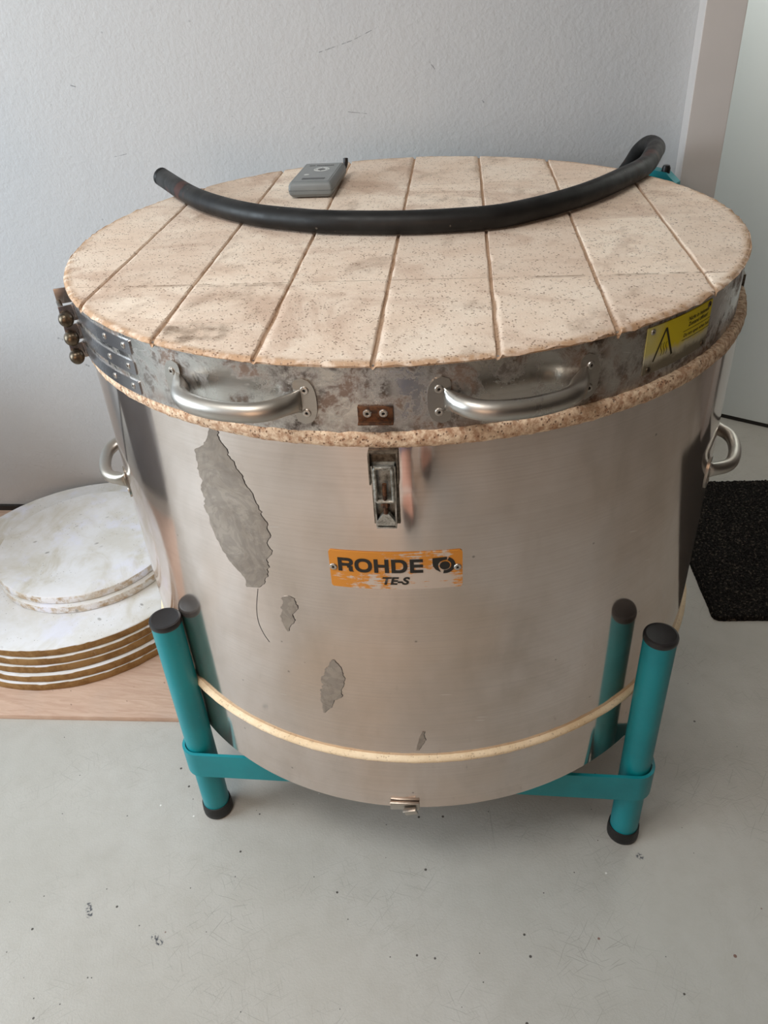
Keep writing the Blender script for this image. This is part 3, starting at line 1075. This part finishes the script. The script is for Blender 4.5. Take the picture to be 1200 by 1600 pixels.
# small toggle at the bottom edge of the base section
F = frame_at(-89.7, .2300, RB)
bm = bmesh.new()
box(bm, (-.003, .0022, -.004), (.046, .003, .019), bev=.001, mtx=F)
box(bm, (-.003, .0036, .0050), (.046, .0045, .0016), bev=.0005, mtx=F)
cl = mk('bottom_clip', bm, M['chrome'], kiln, 30)
bm = bmesh.new()
F2 = F @ Matrix.Translation((.006, .008, -.010)) @ Matrix.Rotation(math.radians(-14), 4, 'Y')
box(bm, (0, 0, 0), (.020, .003, .015), bev=.0008, mtx=F2)
box(bm, (0, .0028, .0068), (.020, .006, .0016), bev=.0004, mtx=F2)
mk('clip_tongue', bm, M['chrome'], cl, 30)

# dull patches and creases on the jacket
def patch(name, rows, mat, sub=10, jit=.55):
    fine = []
    for i in range(len(rows) - 1):
        for k in range(sub):
            t = k / sub
            fine.append([rows[i][j] * (1 - t) + rows[i + 1][j] * t for j in range(4)])
    fine.append(list(rows[-1]))
    out = []
    for i, (a, za, b, zb) in enumerate(fine):
        j = jit * min(1, (b - a) / 2)
        a += j * 1.3 * noise.noise(Vector((za * 70, 1, 0))) + j * .6 * noise.noise(Vector((za * 240, 4, 0))) + j * .12 * noise.noise(Vector((za * 620, 4, 7)))
        b += j * 1.5 * noise.noise(Vector((zb * 70, 7, 0))) + j * .6 * noise.noise(Vector((zb * 240, 9, 0))) + j * .12 * noise.noise(Vector((zb * 620, 9, 7)))
        out.append((a, za, b, zb))
    bm = bmesh.new()
    rows_plate(bm, out, RB - .0004, RB + .0006)
    o = mk(name, bm, mat, shell, 30)
    bm = bmesh.new()                                   # lifted dark rim along one side of the patch
    rows_plate(bm, [(b - .3, zb, b + .07 + .12 * abs(noise.noise(Vector((zb * 150, 3, 3)))), zb) for a, za, b, zb in out], RB - .0004, RB + .0003)
    mk('patch_rim', bm, M['crack'], o, 30)
    return o
patch('residue_patch', [(-114.7, 0.8762, -113.4, 0.8764), (-115.17, 0.8672, -113.3, 0.8709), (-116.19, 0.851, -112.97, 0.8577), (-118.42, 0.8383, -112.4, 0.8456), (-118.55, 0.8154, -111.55, 0.8313), (-118.64, 0.7868, -109.96, 0.8071), (-118.92, 0.7596, -109.07, 0.7837), (-118.68, 0.727, -107.85, 0.7544), (-117.57, 0.696, -107.92, 0.7215), (-116.77, 0.6771, -108.31, 0.7001), (-114.77, 0.6604, -108.95, 0.6765), (-113.9, 0.6499, -109.44, 0.6624), (-113.15, 0.6343, -111.24, 0.64)], M['patch'])
patch('residue_patch', [(-106.5, 0.6372, -105.9, 0.6386), (-107.2, 0.6316, -105.18, 0.6362), (-107.63, 0.6193, -105.02, 0.6254), (-108.17, 0.6007, -105.4, 0.6076), (-108.06, 0.587, -106.3, 0.5916), (-107.39, 0.5723, -107.04, 0.5732)], M['patch'])
patch('residue_patch', [(-100.36, 0.5339, -99.82, 0.5349), (-101.66, 0.5139, -98.93, 0.5191), (-102.35, 0.4933, -98.47, 0.501), (-102.82, 0.4727, -99.0, 0.4808), (-103.08, 0.4521, -99.87, 0.4594), (-103.1, 0.4317, -101.69, 0.4352), (-103.12, 0.4206, -102.76, 0.4216)], M['patch'])
patch('residue_patch', [(-86.38, 0.3996, -85.96, 0.3995), (-87.07, 0.3828, -86.0, 0.3826), (-87.34, 0.3685, -86.48, 0.3684), (-87.59, 0.3584, -87.05, 0.3583)], M['patch'])
def crease(pts, w, mat):
    bm = bmesh.new()
    P = spline([(a, z, 0) for a, z in pts], 30)
    rows_plate(bm, [(p.y, p.x - w / 2, p.x + w / 2) for p in P], RB - .0003, RB + .0003)
    return mk('crease', bm, mat, shell, 30)
crease([(-111.54, 0.6369), (-112.53, 0.5996), (-112.7, 0.573), (-112.1, 0.5532), (-111.25, 0.5401)], .10, M['crack'])

# ------------------------------------------------------------------ teal stand
KC = Vector((.0636, 1.2577, 0))
stand = empty('kiln_stand', KC, math.radians(-7.5))
tag(stand, 'teal tubular steel stand with black caps carrying the round kiln', 'stand')
RLG = .530
legs_px = []
for az in (-135, -45, 45, 135):
    a = math.radians(az)
    # the two front legs stand where their feet were found
    if az == -135:
        w = Vector((-.3530, .9402, 0))
    elif az == -45:
        w = Vector((.3905, .8336, 0))
    else:
        w = None
    if w is not None:
        loc = Matrix.Rotation(math.radians(7.5), 3, 'Z') @ (w - KC)
    else:
        loc = Vector((RLG * math.cos(a), RLG * math.sin(a), 0))
    T = Matrix.Translation(loc)
    bm = bmesh.new()
    lathe(bm, [(0, .006), (.0242, .006), (.0242, .482), (.0225, .4835), (0, .4835)], 40, mtx=T)
    lg = mk('leg', bm, M['teal'], stand, 40)
    bm = bmesh.new()
    lathe(bm, [(.0242, .4795), (.0253, .481), (.0255, .4865), (.0245, .4895), (.0215, .4905), (.0195, .4897), (0, .4897)], 40, mtx=T)
    mk('leg_cap', bm, M['cap'], lg, 40)
    bm = bmesh.new()
    lathe(bm, [(0, .0), (.0245, .0), (.0272, .003), (.0276, .012), (.0268, .024), (.0264, .0285), (.0245, .029)], 40, mtx=T)
    mk('rubber_foot', bm, M['foot'], lg, 40)
    legs_px.append(loc)
# flat bar that loops around the four legs
bm = bmesh.new()
path = []
rad = .0262
for i, az in enumerate((-135, -45, 45, 135)):
    c = legs_px[i]
    for k in range(9):
        a = math.radians(az - 45 + 90 * k / 8)
        path.append((c.x, c.y, math.cos(a), math.sin(a)))
n = len(path)
z0, z1, th = .136, .196, .005
ring = [[bm.verts.new((cx + (rad + o) * ca, cy + (rad + o) * sa, z)) for (o, z) in ((0, z0), (th, z0 + .001), (th, z1 - .001), (0, z1))] for cx, cy, ca, sa in path]
for i in range(n):
    A, B = ring[i], ring[(i + 1) % n]
    for j in range(4):
        bm.faces.new((A[j], A[(j + 1) % 4], B[(j + 1) % 4], B[j]))
mk('strap_ring', bm, M['teal'], stand, 50)
for s_ in (-1, 1):
    bm = bmesh.new()
    box(bm, (s_ * .2, 0, .206), (.04, .82, .018), bev=.002)
    mk('support_bar', bm, M['teal'], stand, 30)
# hinge post at the back right
bm = bmesh.new()
wp = Matrix.Rotation(math.radians(7.5), 3, 'Z') @ (Vector((.578, 1.605, 0)) - KC)
pa = math.radians(40)
T = Matrix.Translation(wp) @ Matrix.Rotation(pa - PI / 2 + .3, 4, 'Z')
vs = []
for y in (-.012, .012):
    vs.append([bm.verts.new(T @ Vector((x, y, z))) for x, z in ((-.036, .16), (.036, .16), (.036, .888), (.030, .933), (.008, .950), (-.036, .956))])
bm.faces.new(vs[0][::-1])
bm.faces.new(vs[1])
for i in range(6):
    bm.faces.new((vs[0][i], vs[0][(i + 1) % 6], vs[1][(i + 1) % 6], vs[1][i]))
hp = mk('hinge_post', bm, M['teal'], stand, 30)
bm = bmesh.new()
lathe(bm, [(0, .943), (.008, .943), (.008, .956), (.006, .961), (0, .962)], 16, mtx=T @ Matrix.Translation((.004, 0, 0)))
mk('hinge_bolt', bm, M['cap'], hp, 40)
p0 = legs_px[2]
for z in (.166, .44):
    bm = bmesh.new()
    tube(bm, [(p0.x, p0.y, z), (wp.x, wp.y, z)], .012, 10)
    mk('post_bracket', bm, M['teal'], stand, 40)

# ------------------------------------------------------------------ things on the lid
hose_pts = [(-.379, 1.618, .995), (-.367, 1.601, .9922), (-.296, 1.460, .992), (-.235, 1.372, .992), (-.170, 1.305, .992), (-.107, 1.264, .992), (-.048, 1.235, .992), (.066, 1.206, .992),
            (.179, 1.203, .992), (.240, 1.225, .992), (.307, 1.267, .992), (.369, 1.319, .992), (.428, 1.382, .992), (.4895, 1.458, .9915), (.5312, 1.54, .9950), (.5495, 1.585, .9945), (.5516, 1.63, .9914), (.5475, 1.668, .972), (.5385, 1.69, .941), (.5171, 1.70, .9037), (.49, 1.705, .85)]
hose_pts = [Vector(p) + Vector((0, 0, .0026)) for p in hose_pts]     # radius 17 mm, resting on the bricks
bm = bmesh.new()
tube(bm, spline(hose_pts, 130), .0168, 24, cap=False)
ring0 = [v for v in bm.verts][:24]
# hollow cut end at the left
d = (hose_pts[0] - hose_pts[1]).normalized()
c0 = hose_pts[0]
prev = ring0
for k, dp in ((.93, .002), (.62, .002), (.58, -.02)):
    cur = [bm.verts.new(c0 + (ring0[i].co - c0) * k + d * dp) for i in range(24)]
    for i in range(24):
        bm.faces.new((prev[i], prev[(i + 1) % 24], cur[(i + 1) % 24], cur[i]))
    prev = cur
bm.faces.new(prev)
tag(mk('rubber_hose', bm, M['rubber'], None, 50), 'thick black rubber hose curving across the brick lid of the kiln', 'hose')

ctl = empty('control_box', (-.0786, 1.535, .9775), math.radians(-9.0))
tag(ctl, 'small grey handheld meter lying on the brick lid behind the black hose', 'meter')
bm = bmesh.new()
W2, D2 = .0395, .0775
lev = [(0, .012, .010), (.0022, .0045, .003), (.007, .0012, .0), (.0126, 0, 0), (.0129, .0008, .0008), (.0133, .0008, .0008), (.0136, 0, 0), (.0205, .0008, .001), (.0250, .0030, .0035), (.0268, .0050, .0060)]
rings = []
def rr_loop(w, d, r, z):
    out = []
    for cx, cy, a0 in ((w - r, d - r, 0), (-(w - r), d - r, 90), (-(w - r), -(d - r), 180), (w - r, -(d - r), 270)):
        for k in range(5):
            a = math.radians(a0 + 90 * k / 4)
            out.append((cx + r * math.cos(a), cy + r * math.sin(a), z))
    return out
for z, ix, iy in lev:
    rings.append([bm.verts.new(p) for p in rr_loop(W2 - ix, D2 - iy, .0045, z)])
for A, B in zip(rings, rings[1:]):
    for j in range(20):
        bm.faces.new((A[j], A[(j + 1) % 20], B[(j + 1) % 20], B[j]))
bm.faces.new(rings[0][::-1])
bm.faces.new(rings[-1])
mk('case', bm, M['greybox'], ctl, 30)
bm = bmesh.new()
A = [bm.verts.new(p) for p in rr_loop(.0315, .0685, .002, .0268)]
B = [bm.verts.new(p) for p in rr_loop(.0315, .0685, .002, .0272)]
for j in range(20):
    bm.faces.new((A[j], A[(j + 1) % 20], B[(j + 1) % 20], B[j]))
bm.faces.new(B)
mk('faceplate', bm, M['greytop'], ctl, 30)
def ellring(bm, cx, cy, ax, ay, bx, by, z, n=40):
    for i in range(n):
        u, v = 2 * PI * i / n, 2 * PI * (i + 1) / n
        bm.faces.new([bm.verts.new((cx + p * math.cos(t), cy + q * math.sin(t), z)) for p, q, t in ((ax, ay, u), (ax, ay, v), (bx, by, v), (bx, by, u))])
for e_ in ((.004, .018, .0145, .0175, .0075, .0075, .0275), (-.016, -.022, .0048, .006, .00001, .00001, .0275)):
    bm = bmesh.new()
    ellring(bm, *e_)
    mk('printed_ring', bm, M['whiteprint'], ctl, 0)
for e_ in ((.004, .018, .0068, .0068, .00001, .00001, .0275), (-.0068, .018, .0013, .0016, .00001, .00001, .0277), (.0148, .018, .0013, .0016, .00001, .00001, .0277),
           (.004, .0065, .0013, .0016, .00001, .00001, .0277), (.004, .0300, .0013, .0016, .00001, .00001, .0277)):
    bm = bmesh.new()
    ellring(bm, *e_)
    mk('printed_mark', bm, M['greydark'], ctl, 0)
for c_, s_ in [((-.009 + i * .0036, .050, .0275), (.0026, .005, .0003)) for i in range(9)] + [((-.019, .050, .0275), (.010, .004, .0003)), ((.002, -.052, .0275), (.040, .010, .0003))]:
    bm = bmesh.new()
    box(bm, c_, s_)
    mk('printed_mark', bm, M['greydark'], ctl, 0)
bm = bmesh.new()
tube(bm, spline([(.030, .072, .013), (.034, .082, .015), (.036, .087, .020), (.037, .088, .026), (.037, .0895, .031)], 16), .0046, 12)
mk('plug', bm, M['cap'], ctl, 40)

# ------------------------------------------------------------------ shelves stacked on the plywood board
bm = bmesh.new()
box(bm, (0, 0, .0065), (.86, .78, .013), bev=.0012)
bd = mk('plywood_board', bm, M['ply'], None, 30)
bd.location = (-.815, 1.587, 0)
bd.rotation_euler = (0, 0, math.radians(-6.1))
tag(bd, 'pinkish plywood board lying on the floor beneath the stacked round shelves', 'board')

def shelf(name, R, th, mat, seed, chips):
    bm = bmesh.new()
    prof = [(0, 0), (R - .004, 0), (R - .0008, .0012), (R, .004), (R, th - .003), (R - .0012, th - .0008), (R - .004, th), (R * .75, th), (R * .4, th), (0, th)]
    lathe(bm, prof, 220)
    for v in bm.verts:
        r = math.hypot(v.co.x, v.co.y)
        if r > R * .95:
            f = chips * noise.noise(Vector((v.co.x * 40 + seed * 7, v.co.y * 40, v.co.z * 60)))
            f += chips * 1.2 * min(0, noise.noise(Vector((v.co.x * 11 + seed * 3, v.co.y * 11, 3))) + .25)
            v.co.x *= 1 + f / R
            v.co.y *= 1 + f / R
    return mk(name, bm, mat, None, 45)
big_c = Vector((-.773, 1.622, 0))
tz = .0135
big_labels = ['lowest thick round kiln shelf, resting on the plywood board', 'second round kiln shelf up from the plywood board',
              'middle one of the five large round kiln shelves', 'large round kiln shelf directly under the topmost large one',
              'topmost large white round kiln shelf, under the two smaller discs']
offs = [(-.003, -.0200, .0), (.002, -.0155, .6), (-.002, -.0075, 1.4), (.002, -.0045, 2.2), (0, 0, 3.0)]
ths = [.0205, .0200, .0205, .0205, .0200]
for i in range(5):
    s_ = shelf('kiln_shelf', .340, ths[i], M['plate'], i, .0010)
    s_.location = (big_c.x + offs[i][0], big_c.y + offs[i][1], tz)
    s_.rotation_euler = (0, 0, offs[i][2])
    tag(s_, big_labels[i], 'kiln shelf', 'large round kiln shelves stacked on the board')
    tz += ths[i] + .0006
sm_c = Vector((-.747, 1.627, 0))
for i, (lab, dx, dy) in enumerate((('small round white kiln disc, under the topmost disc of the stack', .006, -.010), ('topmost small round white disc with yellowish smears, on the shelf stack', 0, 0))):
    s_ = shelf('kiln_shelf', .2195, .0205, M['disc'], 8 + i, .0014)
    s_.location = (sm_c.x + dx, sm_c.y + dy, tz)
    s_.rotation_euler = (0, 0, 1.1 * i)
    tag(s_, lab, 'kiln shelf', 'small round kiln discs on top of the stack')
    tz += .0212

# ------------------------------------------------------------------ door mat
def doormat():
    bm = bmesh.new()
    W, D, r = .90, .585, .018
    nx, ny = 300, 195
    g = []
    for i in range(nx + 1):
        col = []
        for j in range(ny + 1):
            x, y = -W / 2 + W * i / nx, -D / 2 + D * j / ny
            e = min(W / 2 - abs(x), D / 2 - abs(y))
            cx, cy = max(0, abs(x) - (W / 2 - r)), max(0, abs(y) - (D / 2 - r))
            k = 1.0
            if cx > 0 and cy > 0:
                q = math.hypot(cx, cy)
                if q > r:
                    f = r / q
                    x = math.copysign(W / 2 - r + cx * f, x)
                    y = math.copysign(D / 2 - r + cy * f, y)
                    e = 0
            z = .010 * min(1, e / .006) ** .5
            p = Vector((x * 170, y * 170, 0))
            z += (.0065 * abs(noise.noise(p)) + .003 * noise.noise(p * 2.1)) * min(1, e / .004)
            wob = .0012
            col.append(bm.verts.new((x + wob * noise.noise(p + Vector((3, 0, 5))), y + wob * noise.noise(p + Vector((0, 8, 5))), max(0.0005, z))))
        g.append(col)
    for A, B in zip(g, g[1:]):
        for j in range(ny):
            bm.faces.new((A[j], B[j], B[j + 1], A[j + 1]))
    o = mk('doormat', bm, M['pile'], None, 180)
    return o
dm = doormat()
ma = math.radians(-5.0)
ctr = Vector((.752, 1.354, 0)) + Matrix.Rotation(ma, 3, 'Z') @ Vector((.45, .2925, 0))
dm.location, dm.rotation_euler = ctr, (0, 0, ma)
tag(dm, 'black curly pile doormat on the floor beside the kiln, towards the open door', 'doormat')

# ------------------------------------------------------------------ furniture that the steel mirrors
cab = empty('storage_cabinet', (-1.60, 1.53, 0), WALL_A)
tag(cab, 'low dark slate cabinet beside the stacked shelves, mirrored in the kiln steel', 'cabinet')
bm = bmesh.new()
box(bm, (0, 0, .36), (.50, .46, .62), bev=.004)
mk('carcass', bm, M['cabinet'], cab, 30)
bm = bmesh.new()
box(bm, (0, 0, .025), (.46, .42, .05))
mk('plinth', bm, M['dark'], cab, 30)
for s_ in (-1, 1):
    bm = bmesh.new()
    box(bm, (s_ * .123, -.238, .36), (.24, .016, .58), bev=.003)
    dr = mk('cabinet_door', bm, M['cabinet'], cab, 30)
    bm = bmesh.new()
    tube(bm, [(s_ * .03, -.246, .42), (s_ * .03, -.265, .43), (s_ * .03, -.265, .53), (s_ * .03, -.246, .54)], .005, 10)
    mk('door_pull', bm, M['chrome'], dr, 40)

# ------------------------------------------------------------------ the photographer, whose feet the steel mirrors
def skin_body(name, nodes, edges, mat, parent, root=0, sub=2):
    """nodes: list of (x, y, z, radius); one continuous skinned surface"""
    me = bpy.data.meshes.new(name)
    me.from_pydata([n[:3] for n in nodes], edges, [])
    o = bpy.data.objects.new(name, me)
    C.objects.link(o)
    md = o.modifiers.new('skin', 'SKIN')
    md.use_smooth_shade = True
    for i, n in enumerate(nodes):
        sv = me.skin_vertices[0].data[i]
        r = n[3] if hasattr(n[3], '__len__') else (n[3], n[3])
        sv.radius = r
        sv.use_root = i == root
    ss = o.modifiers.new('sub', 'SUBSURF')
    ss.levels = ss.render_levels = sub
    dg = bpy.context.evaluated_depsgraph_get()
    dg.update()
    m2 = bpy.data.meshes.new_from_object(o.evaluated_get(dg))
    bpy.data.objects.remove(o)
    m2.materials.clear()
    m2.materials.append(mat)
    o = bpy.data.objects.new(name, m2)
    C.objects.link(o)
    if parent:
        o.parent = parent
    return o

M['skin'] = plain('skin', S(214, 160, 138), .5, 0, 14, .05, .08)
M['denim'] = plain('blue_denim', S(66, 84, 122), .85, 0, 60, .2, .3)
M['knit'] = plain('grey_knit', S(96, 96, 104), .9, 0, 60, .15, .3)
M['hair'] = plain('brown_hair', S(70, 50, 38), .6, 0, 120, .3, .4)
M['strap'] = M['strap']
M['sandal'] = plain('cream_leather', S(244, 236, 226), .5, 0, 40, .04)
M['sole'] = plain('dark_sole', S(50, 46, 46), .7)
M['phone'] = plain('black_phone', S(20, 20, 22), .3)
person = empty('person', (-.03, -.585, 0))
person.scale = (1.15, 1.15, 1.0)
tag(person, 'person in blue jeans and cream sandals photographing the kiln, mirrored in its steel', 'person')
PX, PY = .03, .52
N, E_ = [], []
def nd(x, y, z, r, to=None):
    N.append((x + PX, y + PY, z, r))
    if to is not None:
        E_.append((to, len(N) - 1))
    return len(N) - 1
pel = nd(-.03, -.56, .95, (.15, .11))
wst = nd(-.03, -.55, 1.08, (.125, .10), pel)
chs = nd(-.03, -.53, 1.27, (.145, .11), wst)
shb = nd(-.03, -.525, 1.42, (.11, .075), chs)
nk = nd(-.03, -.50, 1.51, .05, shb)
jaw = nd(-.03, -.465, 1.585, (.062, .07), nk)
hd = nd(-.03, -.465, 1.67, (.076, .092), jaw)
top = nd(-.03, -.475, 1.735, (.06, .07), hd)
nos = nd(-.03, -.372, 1.625, .011, jaw)
for s_ in (-1, 1):
    sx = -.03 + s_ * .155
    sh = nd(sx, -.525, 1.405, .056, shb)
    el = nd(-.03 + s_ * .215, -.42, 1.16, .040, sh)
    wr = nd(-.03 + s_ * .105, -.165, 1.255, .026, el)
    pm = nd(-.03 + s_ * .088, -.115, 1.285, (.034, .018), wr)
    for k in range(4):
        bx, bz = -.03 + s_ * (.090 - .001 * k), 1.318 - .019 * k
        kn = nd(bx - s_ * .004, -.080, bz, .0092, pm)
        k2 = nd(bx - s_ * .018, -.056 - .003 * abs(k - 1), bz + .002, .0084, kn)
        nd(bx - s_ * .038, -.050 - .003 * abs(k - 1), bz + .001, .0074, k2)
    t1 = nd(-.03 + s_ * .082, -.132, 1.322, .0115, pm)
    nd(-.03 + s_ * .062, -.104, 1.345, .0095, t1)
    hip = nd(-.03 + s_ * .088, -.555, .89, .085, pel)
    if s_ < 0:
        kne, ank, bal, hl, yaw = (-.105, -.47, .50), (-.09, -.44, .10), (-.082, -.335, .045), (-.092, -.478, .052), .06
    else:
        kne, ank, bal, hl, yaw = (.055, -.57, .50), (.050, -.665, .10), (.062, -.560, .045), (.046, -.703, .052), -.06
    k_ = nd(*kne, .055, hip)
    cf = nd(kne[0] * .5 + ank[0] * .5, (kne[1] + ank[1]) / 2 - .02, .33, .050, k_)
    a_k = nd(*ank, .034, cf)
    nd(*hl, .028, a_k)
    mf = nd((ank[0] + bal[0]) / 2, (ank[1] + bal[1]) / 2, .07, (.036, .026), a_k)
    bl = nd(*bal, (.040, .018), mf)
    for k in range(5):
        q = (k - 2) * (1 if s_ > 0 else -1)                  # big toe on the inner side
        ln = (.052, .050, .046, .040, .034)[k]
        rr = (.0115, .0085, .008, .0075, .0075)[k]
        ox = (-.028 + .0145 * k) * (1 if s_ > 0 else -1)
        t0 = nd(bal[0] + ox, bal[1] + .026 - .004 * k, .040, rr * 1.05, bl)
        nd(bal[0] + ox * 1.05, bal[1] + .026 - .004 * k + ln, .034, rr, t0)
body = skin_body('body', N, E_, M['skin'], person)
jn, je = [], []
def jd(x, y, z, r, to=None):
    jn.append((x + PX, y + PY, z, r))
    if to is not None:
        je.append((to, len(jn) - 1))
    return len(jn) - 1
j0 = jd(-.03, -.56, .95, (.165, .125))
jd(-.03, -.55, 1.06, (.145, .12), j0)
for s_, kne, ank in ((-1, (-.105, -.47, .50), (-.091, -.452, .08)), (1, (.055, -.57, .50), (.050, -.668, .08))):
    h_ = jd(-.03 + s_ * .09, -.555, .87, .10, j0)
    k_ = jd(*kne, .074, h_)
    c_ = jd((kne[0] + ank[0]) / 2, (kne[1] + ank[1]) / 2 - .015, .33, .070, k_)
    jd(*ank, .062, c_)
skin_body('jeans', jn, je, M['denim'], person)
jn, je = [], []
a0 = jd(-.03, -.55, 1.02, (.150, .125))
a1 = jd(-.03, -.53, 1.27, (.162, .125), a0)
a2 = jd(-.03, -.525, 1.43, (.115, .082), a1)
for s_ in (-1, 1):
    b_ = jd(-.03 + s_ * .16, -.525, 1.405, .070, a2)
    c_ = jd(-.03 + s_ * .218, -.42, 1.16, .056, b_)
    jd(-.03 + s_ * .135, -.235, 1.23, .044, c_)
skin_body('jumper', jn, je, M['knit'], person)
skin_body('hair', [(0, .035, 1.70, (.088, .09)), (0, .04, 1.765, (.062, .072)), (0, -.015, 1.63, (.085, .06)), (0, -.03, 1.54, (.07, .04))], [(0, 1), (0, 2), (2, 3)], M['hair'], person)
for s_ in (-1, 1):
    bm = bmesh.new()
    bmesh.ops.create_uvsphere(bm, u_segments=12, v_segments=8, radius=.011, matrix=Matrix.Translation((s_ * .031, .128, 1.655)))
    mk('eye', bm, M['whiteprint'], person, 60)
bm = bmesh.new()
tube(bm, [(-.022, .118, 1.582), (0, .126, 1.580), (.022, .118, 1.582)], .004, 8)
mk('mouth', bm, M['rust'], person, 60)
for s_, ank, bal in ((-1, (-.09, -.44), (-.082, -.335)), (1, (.050, -.665), (.062, -.560))):
    ax_, ay_, bx_, by_ = ank[0] + PX, ank[1] + PY, bal[0] + PX, bal[1] + PY
    bm = bmesh.new()
    ol = []
    for k in range(28):
        t_ = 2 * PI * k / 28
        yy = (ay_ - .065) + (by_ + .095 - ay_ + .065) * (.5 + .5 * math.sin(t_))
        f_ = .5 + .5 * math.sin(t_)
        cx_ = ax_ + (bx_ - ax_) * f_
        ol.append((cx_ + math.cos(t_) * (.034 + .014 * f_), yy))
    lo_ = [bm.verts.new((x, y, .001)) for x, y in ol]
    hi_ = [bm.verts.new((x, y, .022)) for x, y in ol]
    bm.faces.new(lo_[::-1])
    bm.faces.new(hi_)
    for k in range(28):
        bm.faces.new((lo_[k], lo_[(k + 1) % 28], hi_[(k + 1) % 28], hi_[k]))
    sl = mk('sandal', bm, M['sole'], person, 40)
    for (yy, hh, ww, dy) in ((by_ + .006, .060, .050, .0), (by_ - .055, .094, .046, .0), (ay_ - .03, .085, .040, -.02)):
        bm = bmesh.new()
        f_ = (yy - ay_) / (by_ - ay_)
        cx_ = ax_ + (bx_ - ax_) * min(1, max(0, f_))
        arc = [(cx_ + ww * math.cos(PI * k / 14), yy + dy * math.sin(PI * k / 14), .018 + (hh - .018) * math.sin(PI * k / 14)) for k in range(15)]
        tube(bm, arc, lambda u: (.015, .004), 10, up=(0, 1, 0))
        mk('strap', bm, M['sandal'], sl, 50)
ph = bmesh.new()
box(ph, (0, -.036, 1.312), (.150, .009, .075), bev=.004)
tag(mk('phone', ph, M['phone'], None, 30), 'black phone held sideways in the hands of the person', 'phone')
